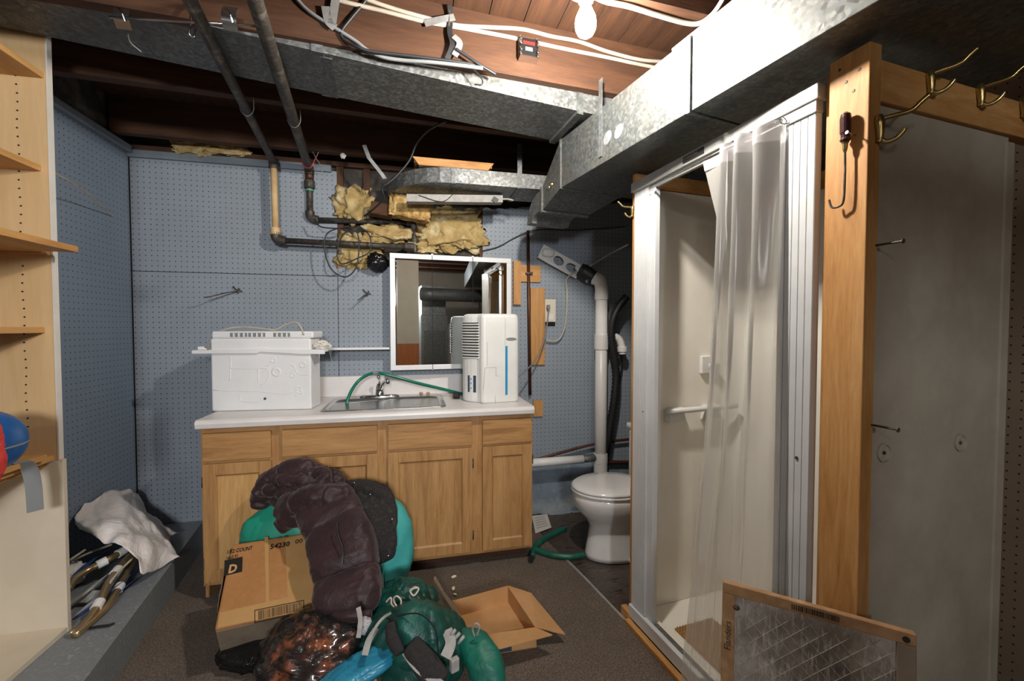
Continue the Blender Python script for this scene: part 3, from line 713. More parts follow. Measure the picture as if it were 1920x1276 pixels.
# stainless sink
sk = thing('sink', 'stainless steel single bowl sink set in the white worktop', 'sink', (-.15, 2.62, CT - .17))
def rrect(x0_, x1_, y0_, y1_, r, z, n=5):
    pts = []
    for cx_, cy_, a0 in ((x1_ - r, y1_ - r, 0), (x0_ + r, y1_ - r, 90), (x0_ + r, y0_ + r, 180), (x1_ - r, y0_ + r, 270)):
        for k in range(n + 1):
            a = math.radians(a0 + 90 * k / n); pts.append(V((cx_ + r * math.cos(a), cy_ + r * math.sin(a), z)))
    return pts
X0, X1, Y0, Y1 = -.485, .178, 2.385, 2.85
rings = [rrect(X0, X1, Y0, Y1, .04, CT + .001), rrect(X0 + .004, X1 - .004, Y0 + .004, Y1 - .004, .037, CT + .006), rrect(X0 + .03, X1 - .03, Y0 + .03, Y1 - .095, .06, CT + .005),
         rrect(X0 + .036, X1 - .036, Y0 + .036, Y1 - .101, .06, CT - .004), rrect(X0 + .05, X1 - .05, Y0 + .05, Y1 - .115, .06, CT - .13), rrect(X0 + .08, X1 - .08, Y0 + .08, Y1 - .14, .05, CT - .16)]
link('basin', MB().loft(rings), 'steel', sk, smooth=True)
link('drain', MB().lathe([(.04, 0), (.038, .004), (.02, .002)], (-.15, 2.57, CT - .159), n=20), 'chrome', sk)
fx, fy = aty(712, 735, 2.80).x, 2.80
fc = thing('faucet', 'chrome single lever faucet on the back of the sink', 'faucet', (fx, fy, CT + .006))
link('base_plate', MB().lathe([(.05, 0), (.05, .008), (.044, .014), (.02, .016)], (fx, fy, CT + .0065), n=24, sx=2.4, sy=.62, xdir=(1, 0, 0)), 'chrome', fc, smooth=True)
link('body', MB().lathe([(.026, .014), (.024, .06), (.02, .075), (.012, .088)], (fx, fy, CT + .006), n=20), 'chrome', fc, smooth=True)
link('spout', MB().tube(spline([(fx + .005, fy - .005, CT + .05), (fx + .025, fy - .05, CT + .10), (fx + .05, fy - .11, CT + .125), (fx + .058, fy - .14, CT + .115)], 6), .0125, 12), 'chrome', fc, smooth=True)
link('lever', MB().tube([(fx, fy, CT + .085), (fx - .005, fy - .005, CT + .125)], .005, 8).blob((fx - .006, fy - .006, CT + .135), (.012, .012, .014), nu=14, nv=8), 'chrome', fc, smooth=True)
# green drain hose over the tap
hp = spline(pth((650, 772, 2.62), (653, 745, 2.66), (672, 714, 2.70), (700, 699, 2.70), (730, 703, 2.69), (780, 717, 2.70), (830, 729, 2.74), (866, 738, 2.80)), 8)
hp[0].z = min(hp[0].z, CT - .02)
hs_ = thing('drain_hose', 'dark green drain hose arching from the sink to the dehumidifier', 'hose', hp[0])
link('hose_tube', MB().tube(hp, .0095, 10), 'hose_teal', hs_, smooth=True)
link('foil_wrap', MB().tube([hp[24], hp[27]], .0125, 8), 'tape_silver', hs_)
q = aty(855, 747, 2.70); 
tag(link('hose_cap', MB().lathe([(.021, 0), (.021, .035), (.016, .036), (.016, .02), (.001, .02)], (q.x - .018, 2.66, CT + .022), (1, -.35, 0), n=18), 'rubber', smooth=False), 'small dark rubber cap lying on the worktop near the dehumidifier', 'cap')
for k, (px, py, s) in enumerate(((789, 728, .013), (802, 727, .012), (855, 731, .018), (847, 735, .012))):
    q = atz(px, py + 8, CT + .001); q.y = min(q.y, 2.86)
    tag(link('foam_crumb', MB().blob((q.x, min(q.y, 2.87), CT + .002 + (.006 if k < 2 else 0) + s * .45), (s, s * .7, s * .5), nz=.4, sc=2.5, seed=k, nu=14, nv=8), 'foam', smooth=True),
        ['crumb of yellow foam behind the sink, on its left of two', 'crumb of yellow foam behind the sink, on its right of two', 'larger foam scrap beside the dehumidifier foot', 'small foam scrap just left of the larger one'][k], 'foam scrap', 'foam crumbs around the sink')

# ================================================================ white appliance standing on its end, left on the worktop
bl, br = atz(397, 771, CT + .001), atz(584, 767, CT + .001)
ex = (br - bl); aw = ex.length; ex.normalize(); ey = V((-ex.y, ex.x, 0)); ah = .405; ad = .155
ap = thing('upended_appliance', 'white metal appliance standing on end on the worktop, embossed base facing out', 'appliance', bl + ex * aw / 2 + ey * ad / 2)
def A(x, y, z): return bl + ex * x + ey * y + V((0, 0, z))
def abox(x0_, x1_, y0_, y1_, z0_, z1_): return MB().hexa([A(x0_, y0_, z0_), A(x1_, y0_, z0_), A(x1_, y1_, z0_), A(x0_, y1_, z0_), A(x0_, y0_, z1_), A(x1_, y0_, z1_), A(x1_, y1_, z1_), A(x0_, y1_, z1_)])
link('casing', abox(0, aw, 0, ad, 0, ah - .02), 'white_enamel', ap, bevel=.008)
link('top_cap', abox(.004, aw + .012, .004, ad + .012, ah - .02, ah + .018), 'white_enamel', ap, bevel=.008)
for x_ in (.19, .37, .62): 
    x_ *= aw
    vt = link('vent_slot', abox(x_, x_ + .085, .0035, .008, ah - .012, ah + .010), 'cable_grey', ap)
    for k in range(3): link('slot_rib', abox(x_ + .015 + k * .025, x_ + .023 + k * .025, .001, .0034, ah - .012, ah + .008), 'white_enamel', vt)
# mounting flange across the face
zf = aty(480, 660, 2.53).z - CT
link('flange', MB().prism([A(-.085, -.012, zf - .006), A(aw * .47, -.012, zf - .006), A(aw * .5, -.012, zf + .002), A(aw * .92, -.012, zf - .012), A(aw + .075, -.012, zf - .012), A(aw + .075, -.012, zf + .012), A(aw * .5, -.012, zf + .018), A(-.085, -.012, zf + .012)], ey * .011), 'white_enamel', ap, bevel=.002)
link('flange_return', MB().hexa([A(-.085, 0, zf + .004), A(-.002, 0, zf + .004), A(-.002, .05, zf + .004), A(-.085, .05, zf + .004), A(-.085, 0, zf + .012), A(-.002, 0, zf + .012), A(-.002, .05, zf + .012), A(-.085, .05, zf + .012)])
     .hexa([A(aw + .001, 0, zf), A(aw + .075, 0, zf), A(aw + .075, .06, zf), A(aw + .001, .06, zf), A(aw + .001, 0, zf + .012), A(aw + .075, 0, zf + .012), A(aw + .075, .06, zf + .012), A(aw + .001, .06, zf + .012)]), 'white_enamel', ap)
def fxy(px, py):
    """point on the appliance face"""
    t = (bl - EYE).dot(ey) / ray(px, py).dot(ey); p = EYE + ray(px, py) * t - bl; return p.dot(ex), p.z
def emb(pts, r=.0024, closed=False, depth=0.0): return MB().tube(spline([A(x, -depth, z) for x, z in [fxy(*p) for p in pts]], 5, closed), r, 6, closed)
for L_ in ([(432, 668), (433, 688), (438, 690), (480, 691), (486, 690)], [(485, 690), (484, 715)], [(452, 741), (452, 751), (488, 752), (488, 741)],
           [(486, 690), (500, 690), (505, 700), (500, 715), (490, 722)], [(543, 683), (552, 686), (556, 697), (566, 702), (580, 702)], [(500, 687), (515, 676), (525, 668)],
           [(555, 742), (555, 726), (560, 724), (566, 727), (566, 741)], [(432, 690), (431, 713)], [(400, 731), (480, 733), (540, 738), (560, 722)]):
    link('pressed_rib', emb(L_), 'white_enamel', ap, smooth=True)
for px, py, r_ in ((518, 697, .019), (549, 703, .011), (561, 733, .012), (568, 683, .014), (513, 675, .012)):
    x_, z_ = fxy(px, py)
    link('pressed_boss', MB().lathe([(r_ * 1.35, 0), (r_ * 1.2, .0025), (r_ * .95, .003), (r_ * .75, .0012), (r_ * .2, .002)], A(x_, .0005, z_), -ey, n=22), 'white_enamel', ap, smooth=True)
x_, z_ = fxy(497, 747)
link('rubber_plug', MB().lathe([(.007, 0), (.006, .004)], A(x_, 0, z_), -ey, n=14), 'panel_grey', ap)
link('mains_lead', MB().tube(spline([A(-.01, .06, ah - .10), A(-.035, .05, ah - .06), A(.02, .05, ah + .015), A(.12, .05, ah + .04), A(.24, .05, ah + .032), A(aw * .6, .05, ah + .026), A(aw * .72, .05, ah + .055), A(aw * .82, .045, ah + .065), A(aw * .88, .03, ah + .04), A(aw * .93, .0, ah + .0)], 7), .0055, 8), 'cable_white', ap, smooth=True)
q = A(aw + .045, .035, zf + .0125)
tag(link('crumpled_wrapper', MB().blob(q + V((0, 0, .022)), (.042, .026, .024), nz=.45, sc=3, seed=11, nu=20, nv=12), 'paper'), 'crumpled white plastic wrapper on the ledge beside the upended appliance', 'wrapper')
q = A(-.06, .03, zf + .0125)
tag(link('plastic_clip', MB().cbox(q + V((0, 0, .009)), (.03, .02, .018)).cbox(q + V((.018, 0, .005)), (.02, .012, .01)), 'white_plastic', bevel=.003), 'tiny white plastic clip on the ledge at the appliance corner', 'clip')

# ================================================================ dehumidifier
dq = atz(902, 757, CT); dr = atz(975, 753, CT)
DX = V((math.cos(math.radians(6)), math.sin(math.radians(6)), 0)); DY = V((-DX.y, DX.x, 0))
do = V((dq.x, dq.y, CT)); dw = (dr - dq).dot(DX); dh = .525; dd = .27
dh_ = thing('dehumidifier', 'white portable dehumidifier with side louvres and a vertical blue stripe', 'dehumidifier', do + DX * dw / 2 + DY * .12)
def D(x, y, z): return do + DX * x + DY * y + V((0, 0, z))
def dring(k, z, bulge=.075):
    """rounded plan outline; the louvred side bows outward"""
    pts = []; w, h_ = dw * 1.0, dd; cxm, cym = w / 2, h_ / 2; r = .028
    out = []
    for (a0, cx_, cy_) in ((270, w - r, r), (0, w - r, h_ - r), (90, r, h_ - r)):
        for i in range(5):
            a = math.radians(a0 + 90 * i / 4); out.append((cx_ + r * math.cos(a), cy_ + r * math.sin(a)))
    for i in range(1, 10):
        t = i / 10; y_ = h_ - r - (h_ - 2 * r) * t; out.append((-bulge * math.sin(math.pi * min(1, t * 1.08)) ** .8, y_))
    for i in range(5):
        a = math.radians(180 + 90 * i / 4); out.append((r + r * math.cos(a), r + r * math.sin(a)))
    return [D(cxm + (x - cxm) * k, cym + (y - cym) * k, z) for x, y in out]
zz_ = [0, .006, .02, dh - .05, dh - .02, dh - .006, dh]
kk_ = [.93, .985, 1.0, 1.0, .985, .95, .88]
link('casing', MB().loft([dring(k, z) for k, z in zip(kk_, zz_)]), 'white_plastic', dh_, smooth=False)
nl = 13
def bulge_pt(t, z, off): 
    r = .028; y_ = dd - r - (dd - 2 * r) * t
    return D(-.075 * math.sin(math.pi * min(1, t * 1.08)) ** .8 - off, y_, z)
for i in range(nl):
    z = .262 + i * .0165
    lv = MB().tube([bulge_pt(.30 + .68 * j / 8, z + .003, .002) for j in range(9)], .0042, 6)
    link('louvre', lv, 'white_plastic', dh_, smooth=True)
    link('louvre_gap', MB().tube([bulge_pt(.32 + .64 * j / 8, z + .0098, -.0005) for j in range(9)], .0042, 6), 'rubber', dh_)
link('stripe', MB().hexa([D(.62 * dw, -.0012, .045), D(.68 * dw, -.0012, .045), D(.68 * dw, .002, .045), D(.62 * dw, .002, .045), D(.62 * dw, -.0012, .335), D(.68 * dw, -.0012, .335), D(.68 * dw, .002, .335), D(.62 * dw, .002, .335)]), 'blue_stripe', dh_)
link('grip_recess', MB().lathe([(.034, 0), (.03, .0015), (.004, .001)], D(.78 * dw, .0, .375), -DY, n=20, sy=.30, xdir=DX), 'cable_grey', dh_)
link('seam_line', MB().hexa([D(.615 * dw, -.0008, .335), D(.622 * dw, -.0008, .335), D(.622 * dw, .001, .335), D(.615 * dw, .001, .335), D(.615 * dw, -.0008, dh - .03), D(.622 * dw, -.0008, dh - .03), D(.622 * dw, .001, dh - .03), D(.615 * dw, .001, dh - .03)]), 'strap_grey', dh_)
sl = MB()
for a, b_ in (((.10, .21), (.38, .21)), ((.38, .21), (.38, .16)), ((.38, .16), (.44, .16)), ((.10, .21), (.06, .08)), ((.36, .0), (.36, .045)), ((.16, .22), (.16, .36))):
    sl.tube([D(a[0] * dw, .0, a[1]), D(b_[0] * dw, .0, b_[1])], .0012, 5)
link('bucket_seam', sl, 'strap_grey', dh_)
link('control_panel', MB().loft([[bulge_pt(.70, z, .001), bulge_pt(.88, z, .002), bulge_pt(.88, z, -.004), bulge_pt(.70, z, -.004)] for z in (.06, .16)]), 'panel_grey', dh_)
for z in (.085, .115, .14): link('button', MB().blob(bulge_pt(.79, z, .003), (.004, .006, .005), nu=10, nv=6), 'blue_stripe', dh_)
cdp = spline([D(dw - .005, .2, .08), D(dw + .02, .18, .10), *pth((1000, 680, 2.80), (1018, 645, 2.84), (1027, 600, 2.87), (1029, 575, 2.885))], 7)
link('power_cord', MB().tube(cdp, .0045, 8), 'cable_grey', dh_, smooth=True)
link('power_plug', MB().cbox(cdp[-1] + V((0, .008, 0)), (.022, .024, .03)), 'cable_grey', dh_, bevel=.004)

# ================================================================ mirror cabinet
MY = 2.80
mx0, mx1 = aty(731, 580, MY).x, aty(962, 580, MY).x; mz0, mz1 = aty(800, 693, MY).z, aty(850, 478, MY).z
class MT(MB):
    """the cabinet hangs a touch askew: its right edge is further back"""
    def hexa(s, p): return MB.hexa(s, [(q[0], q[1] + ((q[0] - mx0) * .062 if q[1] < YB - .02 else 0), q[2]) for q in p])
mc = thing('mirror_cabinet', 'white framed three door mirror cabinet on the wall above the sink', 'mirror cabinet', ((mx0 + mx1) / 2, MY, mz0))
link('cabinet_box', MT().box((mx0 + .004, MY + .016, mz0 + .004), (mx1 - .004, YB - .001, mz1 - .004)), 'white_enamel', mc, bevel=.003)
s1, s2 = aty(811, 580, MY).x, aty(888, 580, MY).x; fw = .032
for i, (a, b_) in enumerate(((mx0, s1), (s1, s2), (s2, mx1))):
    a += .0012; b_ -= .0012
    d = link('mirror_door', MT().box((a, MY + .006, mz0), (b_, MY + .0155, mz1)), 'white_enamel', mc)
    la = a + (fw if i == 0 else 0); lb = b_ - (fw if i == 2 else 0)
    link('mirror_pane', MT().box((la, MY + .003, mz0 + fw), (lb, MY + .0058, mz1 - fw)), 'mirror', d)
    link('door_frame', MT().box((a, MY, mz0), (b_, MY + .0058, mz0 + fw)), 'white_enamel', d, bevel=.003)
    link('door_frame', MT().box((a, MY, mz1 - fw), (b_, MY + .0058, mz1)), 'white_enamel', d, bevel=.003)
    if i == 0: link('door_frame', MT().box((a, MY, mz0 + fw), (la, MY + .0058, mz1 - fw)), 'white_enamel', d, bevel=.003)
    if i == 2: link('door_frame', MT().box((lb, MY, mz0 + fw), (b_, MY + .0058, mz1 - fw)), 'white_enamel', d, bevel=.003)
for x_ in (s1, s2):
    link('door_gap', MT().box((x_ - .0011, MY + .001, mz0), (x_ + .0011, MY + .0154, mz1)), 'dark_void', mc)
    for z_ in (mz1 + .001, mz0 - .004): link('hinge_pin', MT().cbox((x_, MY + .008, z_ + .001), (.012, .01, .006)), 'steel', mc)
# wall shelf behind the appliance
w0, w1 = aty(470, 650, YB - .05).x, mx0 - .004; wz = aty(660, 652, YB - .1).z
ws = thing('wall_shelf', 'narrow white shelf on the blue pegboard beside the mirror cabinet', 'shelf', (w0, YB, wz))
link('shelf_board', MB().box((w0, YB - .11, wz - .012), (w1, YB - .001, wz + .002)), 'white_enamel', ws, bevel=.002)
for f_ in (.1, .55): link('bracket', MB().prism([(w0 + (w1 - w0) * f_, YB - .001, wz - .0125), (w0 + (w1 - w0) * f_, YB - .08, wz - .0125), (w0 + (w1 - w0) * f_, YB - .001, wz - .09)], (.004, 0, 0)), 'white_enamel', ws)

# peg hooks
for px, py, L_, lab in ((448, 546, -1, 'grey wire peg hook on the bare pegboard above the upended appliance'), (690, 551, .3, 'grey wire peg hook just beside the mirror cabinet')):
    q = aty(px, py, YB - .004)
    hk = thing('peg_hook', lab, 'hook', q, 'wire hooks on the pegboard')
    w_ = 1.0 if L_ < 0 else .35
    link('hook_wire', MB().tube(spline([q, q + V((-.02 * w_, -.03, -.004)), q + V((-.07 * w_, -.07, -.022)), q + V((-.12 * w_, -.10, -.042)), q + V((-.145 * w_, -.112, -.046))], 5), .0035, 7), 'iron', hk, smooth=True)
    link('hook_plate', MB().tube([q + V((-.03, -.006, .03)), q + V((-.015, -.008, .012)), q + V((.02, -.004, -.002))], .0038, 6), 'iron', hk)
    link('hook_back', MB().tube([q + V((-.005, -.006, -.014)), q + V((.006, -.006, .012)), q + V((.004, -.02, .016))], .0045, 6), 'iron', hk)

# ================================================================ pipes
def fitting(p, d, r, l, par, m='iron', name='fitting'):
    d = V(d).normalized(); return link(name, MB().lathe([(r * .92, 0), (r, l * .1), (r, l * .9), (r * .92, l)], V(p) - d * l / 2, d, n=16), m, par, smooth=False)
PZ = 2.335
pa0, pa1 = atz(356, 0, PZ), atz(513, 303, PZ)
pa0 = pa1 + (pa0 - pa1) * 1.6; pb1 = atz(580, 318, 2.33); pb0 = atz(478, 0, 2.33); pb0 = pb1 + (pb0 - pb1) * 1.6
yA = pa1.y; r1 = .0205
pA = thing('drain_pipe', 'thin old iron pipe under the joists turning into a cream riser', 'pipe', pa1)
link('ceiling_run', MB().tube([pa0, pa1 + V((0, 0, -.002))], r1, 14), 'iron', pA, smooth=True)
zA = aty(515, 437, yA).z; xA = pa1.x + .005
link('cream_riser', MB().tube([pa1 + V((0, 0, -.03)), (xA, yA, zA)], r1 * .9, 14), 'cream_pipe', pA, smooth=True)
fitting(pa1 + V((0, 0, -.012)), (0, 0, 1), r1 * 1.35, .06, pA, 'iron', 'elbow'); fitting((xA, yA, zA + .01), (0, 0, 1), r1 * 1.35, .045, pA, 'cream_pipe', 'coupling')
link('elbow', MB().tube(spline([(xA, yA, zA + .005), (xA + .004, yA, zA - .03), (xA + .03, yA, zA - .04), (xA + .055, yA, zA - .042)], 5), r1 * 1.35, 14), 'iron', pA, smooth=True)
zh = aty(640, 456, yA).z; xe = aty(772, 457, yA).x
link('level_run', MB().tube([(xA + .05, yA, zA - .042), (xe - .02, yA, zh - .005)], r1 * .85, 14), 'iron', pA, smooth=True)
fitting((xe - .015, yA, zh - .005), (1, 0, 0), r1 * 1.35, .06, pA, 'iron', 'coupling')
pB = thing('supply_pipe', 'thicker iron pipe under the joists dropping to the insulation hole', 'pipe', pb1)
yB = pb1.y; r2 = .024
link('ceiling_run', MB().tube([pb0, pb1], r2, 14), 'iron', pB, smooth=True)
zB = aty(582, 405, yB).z
link('drop', MB().tube([pb1 + V((0, 0, .005)), (pb1.x, yB, zB + .02)], r2 * .82, 14), 'iron', pB, smooth=True)
fitting(pb1 + V((0, 0, -.005)), (0, 0, 1), r2 * 1.2, .05, pB, 'iron', 'elbow'); fitting((pb1.x, yB, aty(582, 346, yB).z), (0, 0, 1), r2 * 1.35, .05, pB, 'iron', 'union_nut')
fitting((pb1.x, yB, aty(582, 332, yB).z), (0, 0, 1), r2 * 1.1, .025, pB, 'copper', 'union_nut'); fitting((pb1.x, yB, aty(582, 357, yB).z), (0, 0, 1), r2 * 1.05, .012, pB, 'green_patina', 'seal_ring')
link('elbow', MB().tube(spline([(pb1.x, yB, zB + .03), (pb1.x + .004, yB, zB - .005), (pb1.x + .03, yB, zB - .02), (pb1.x + .05, yB, zB - .022)], 5), r2 * 1.15, 14), 'iron', pB, smooth=True)
xE = aty(770, 415, yB).x; zE = aty(700, 413, yB).z
link('level_run', MB().tube([(pb1.x + .04, yB, zB - .022), (xE, yB, zE)], r2 * .72, 14), 'iron', pB, smooth=True)
link('elbow', MB().tube(spline([(xE - .03, yB, zE), (xE, yB, zE), (xE + .022, yB, zE - .02), (xE + .022, yB, zE - .05)], 5), r2 * 1.1, 14), 'iron', pB, smooth=True)
link('drop', MB().tube([(xE + .022, yB, zE - .04), (xE + .022, yB, zh)], r2 * .75, 14), 'iron', pB, smooth=True)
fitting((xE + .022, yB, zh + .04), (0, 0, 1), r2 * 1.15, .05, pB, 'iron', 'coupling'); fitting((xE + .022, yB, zh), (0, 0, 1), r2 * 1.2, .06, pB, 'iron', 'elbow')
for p, d0, nm in ((.30, pA, 0), (.28, pB, 0)):
    a_, b_ = (pa0, pa1) if d0 is pA else (pb0, pb1)
    q = b_ + (a_ - b_) * p; rr_ = .027
    link('pipe_strap', MB().tube(spline([q + V((-rr_, 0, .06)), q + V((-rr_, 0, 0)), q + V((0, 0, -rr_)), q + V((rr_, 0, 0)), q + V((rr_, 0, .06))], 5), .0022, 6), 'galv_old', d0)
q = pb1 + (pb0 - pb1) * .055
link('orange_tie', MB().tube(spline([q + V((-.03, 0, .005)), q + V((-.015, 0, -.028)), q + V((.02, 0, -.03)), q + V((.045, 0, .02)), q + V((.06, 0, .05))], 6), .002, 6), 'red_dot', pB)
link('wire_loop', MB().tube(spline([q + V((.02, .01, .09)), q + V((.05, .01, .03)), q + V((.085, .01, -.03)), q + V((.06, .01, -.06)), q + V((.035, .01, 0)), q + V((.08, .01, .1))], 7), .0022, 6), 'cable_grey', pB)

# ================================================================ torn-out corner: insulation, foam, cables
def batt(px, py, y, rad, seed, label, m='insul', nz=.55, sc=2.2, rot=0.0, p=.75, nu=64, nv=36):
    c = aty(px, py, y)
    return tag(link('insulation_batt', MB().blob(c, rad, Matrix.Rotation(rot, 3, 'Y'), nz=nz, sc=sc, seed=seed, nu=nu, nv=nv, p=p), m, smooth=True), label, 'insulation', 'fibreglass insulation in the wall hole')
batt(665, 385, 2.93, (.105, .04, .10), 1, 'upper clump of yellow insulation beside the pegboard edge')
batt(672, 470, 2.93, (.125, .04, .115), 2, 'lower clump of yellow insulation behind the coiled cable')
batt(735, 437, 2.93, (.16, .04, .055), 3, 'strip of yellow insulation between the two level pipes')
batt(850, 432, 2.93, (.20, .04, .13), 4, 'large bulging yellow insulation batt above the mirror cabinet', nz=.5)
batt(790, 465, 2.93, (.10, .04, .035), 9, 'low fold of yellow insulation touching the mirror cabinet top')
batt(362, 276, 2.92, (.10, .03, .05), 6, 'grubby insulation tuft over the pegboard top near the corner', 'insul', .4)
batt(425, 280, 2.92, (.12, .03, .035), 8, 'long grubby insulation tuft over the pegboard behind the pipe', 'insul', .4)
c = aty(770, 392, 2.78)
tag(link('foam_block', MB().blob(c, (.125, .05, .065), Matrix.Rotation(.14, 3, 'Y'), nz=.16, sc=7, seed=4, nu=56, nv=30, p=.25), 'foam', smooth=True), 'crumbling block of yellow foam under the flat duct', 'foam block')
c = aty(716, 395, 2.82)
tag(link('timber_offcut', MB().cbox(c, (.13, .10, .075), Matrix.Rotation(.14, 3, 'Y')), 'joist_x', bevel=.004), 'dark timber offcut wedged against the foam block', 'timber')
c = aty(706, 490, 2.87)
tag(link('plastic_bundle', MB().blob(c, (.06, .045, .055), nz=.45, sc=3.2, seed=5, nu=30, nv=18), 'black_bag', smooth=True), 'shiny black plastic bundle tucked beside the mirror cabinet', 'bundle')
a, b_ = aty(762, 371, 2.58), aty(943, 373, 2.58)
ch = thing('metal_channel', 'pale grey metal channel hanging below the flat duct', 'channel', a)
link('channel_body', MB().hexa([V((a.x, 2.58, a.z - .02)), V((b_.x, 2.58, b_.z - .02)), V((b_.x, 2.64, b_.z - .02)), V((a.x, 2.64, a.z - .02)), V((a.x, 2.58, a.z + .024)), V((b_.x, 2.58, b_.z + .024)), V((b_.x, 2.64, b_.z + .024)), V((a.x, 2.64, a.z + .024))]), 'strap_grey', ch, bevel=.002)
link('hanger_wire', MB().tube(spline([a + V((.07, -.004, .02)), a + V((.2, -.006, -.01)), a + V((.27, -.006, .04)), a + V((.30, .0, .08))], 6), .0022, 6), 'cable_black', ch)
link('clip', MB().cbox(b_ + V((-.05, -.004, -.01)), (.035, .012, .03), Matrix.Rotation(.6, 3, 'Y')), 'rubber', ch)
link('cable_end', MB().tube(spline([b_ + V((-.02, .01, .0)), b_ + V((.03, 0, .002)), b_ + V((.065, 0, -.004))], 4), .005, 7), 'cable_white', ch)
# wooden picture frame resting on the flat duct
fp = [aty(x, y, 2.50) for x, y in ((783, 304), (912, 307), (925, 294), (773, 287))]
wf = thing('wooden_frame', 'light wooden frame lying on top of the flat duct', 'frame', (fp[0].x + .2, 2.52, fz1))
zt = fz1 + .004
w0_, w1_ = fp[3].x, fp[2].x
link('frame_rail', MB().prism([(w0_, 2.47, zt + .045), (w0_ + .035, 2.47, zt), (w1_ - .035, 2.47, zt), (w1_, 2.47, zt + .045)], (0, .02, 0)), 'pine_x', wf, bevel=.003)
link('frame_rail', MB().prism([(w0_, 2.68, zt + .045), (w0_ + .035, 2.68, zt), (w1_ - .035, 2.68, zt), (w1_, 2.68, zt + .045)], (0, .02, 0)), 'pine_x', wf, bevel=.003)
for x_ in (w0_ + .01, w1_ - .03): link('frame_rail', MB().box((x_, 2.49, zt + .02), (x_ + .02, 2.68, zt + .045)), 'pine_y', wf, bevel=.002)
link('backing', MB().box((w0_ + .035, 2.492, zt + .004), (w1_ - .035, 2.678, zt + .012)), 'paper', wf)
# cables near the hole
def cable(name, pts, r, m, label, cat='cable', n=8, k=8, closed=False):
    return tag(link(name, MB().tube(spline(pts, k, closed), r, n, closed), m, smooth=True), label, cat)
cable('coiled_cable', pth((590, 410, 2.80), (602, 425, 2.79), (640, 428, 2.79), (668, 426, 2.79), (692, 440, 2.78), (694, 470, 2.77), (670, 484, 2.77), (640, 494, 2.77), (632, 470, 2.77), (645, 438, 2.76), (668, 435, 2.76), (673, 460, 2.76), (668, 500, 2.76), (648, 519, 2.76), (622, 505, 2.76), (609, 470, 2.77), (615, 436, 2.77), (655, 424, 2.77)), .0042, 'cable_black', 'black cable coiled in loose loops below the iron pipes')
cable('hanging_cable', pth((836, 227, 2.2), (805, 243, 2.3), (782, 268, 2.42), (768, 300, 2.455), (745, 328, 2.455), (728, 343, 2.45), (716, 352, 2.46), (719, 372, 2.5), (700, 392, 2.66), (683, 405, 2.74)), .0055, 'cable_black', 'thin black cable drooping from the joist past the flat duct')
tp = MB(); q = [aty(679, 272, 2.60), aty(688, 296, 2.60), aty(712, 326, 2.60), aty(718, 335, 2.6)]
for i in range(3): tp.prism([q[i], q[i] + V((.022, 0, .004)), q[i + 1] + V((.022, 0, .004)), q[i + 1]], (0, .001, 0))
tag(link('tape_tail', tp, 'tape_silver'), 'torn tail of silver tape dangling above the flat duct', 'tape')
q = aty(643, 292, 2.75); tag(link('paper_scrap', MB().blob(q, (.016, .006, .016), nz=.4, seed=3, nu=12, nv=8), 'paper'), 'tiny white scrap stuck under the last joist', 'scrap')
q0, q1 = aty(97, 321, 2.0), aty(213, 407, 2.80)
tag(link('loose_wire', MB().tube(spline([q0, q0 + (q1 - q0) * .4 + V((0, 0, .02)), q0 + (q1 - q0) * .8 + V((0, 0, .008)), q1], 6), .0022, 6), 'cream_pipe', smooth=True), 'thin bare copper wire sticking out from behind the shelving', 'wire')

# ================================================================ wall behind the toilet
q0, q1 = aty(990, 432, YB - .03), aty(994, 760, YB - .03)
cpq = thing('copper_pipe', 'thin vertical copper pipe on the wall beside the mirror cabinet', 'pipe', (q1.x, q1.y, .9))
link('pipe_run', MB().tube([(q0.x, YB - .03, q0.z), (q1.x, YB - .03, .87)], .011, 12), 'copper', cpq, smooth=True)
bz_ = aty(990, 512, YB - .03).z
link('pipe_clip', MB().cbox(((q0.x + q1.x) / 2, YB - .030, bz_), (.05, .03, .014)), 'iron', cpq, bevel=.003)
for i, (xa, ya, xb_, yb_, lab, d_) in enumerate(((963, 489, 977, 571, 'short upright pine block touching the mirror cabinet edge', .03), (976, 498, 1014, 528, 'small pine block laid sideways behind the copper pipe', .018),
                                        (995, 540, 1022, 684, 'long upright pine board between copper pipe and outlet', .022), (1000, 750, 1018, 781, 'small pine block at the worktop end', .02))):
    a, b_ = aty(xa, yb_, YB - d_), aty(xb_, ya, YB - d_)
    tag(link('wood_block', MB().box((a.x, YB - d_, a.z), (b_.x, YB - .001, b_.z)), 'pine_x' if i == 1 else 'pine_z', bevel=.002), lab, 'wood block', 'pine blocks on the pegboard')
a, b_ = aty(1022, 603, YB - .006), aty(1042, 561, YB - .006)
ol = thing('wall_outlet', 'beige wall outlet with a grey plug and a white cable', 'outlet', ((a.x + b_.x) / 2, YB, a.z))
link('cover_plate', MB().box((a.x, YB - .007, a.z), (b_.x, YB - .001, b_.z)), 'outlet', ol, bevel=.002)
link('socket_face', MB().box((a.x + .02, YB - .01, a.z + .015), (b_.x - .02, YB - .0071, a.z + .055)), 'white_plastic', ol, bevel=.002)
link('mount_box', MB().box((a.x + .004, YB - .006, a.z - .03), (b_.x - .004, YB - .001, a.z - .001)), 'dark_void', ol)
cable('white_cable', pth((1024, 638, 2.90), (1045, 638, 2.90), (1057, 620, 2.90), (1062, 590, 2.90), (1063, 550, 2.90), (1062, 525, 2.90), (1075, 512, 2.87), (1098, 503, 2.85), (1140, 478, 2.80), (1178, 458, 2.5)), .006, 'cable_white', 'stiff white cable curving from the outlet up past the drain stack')
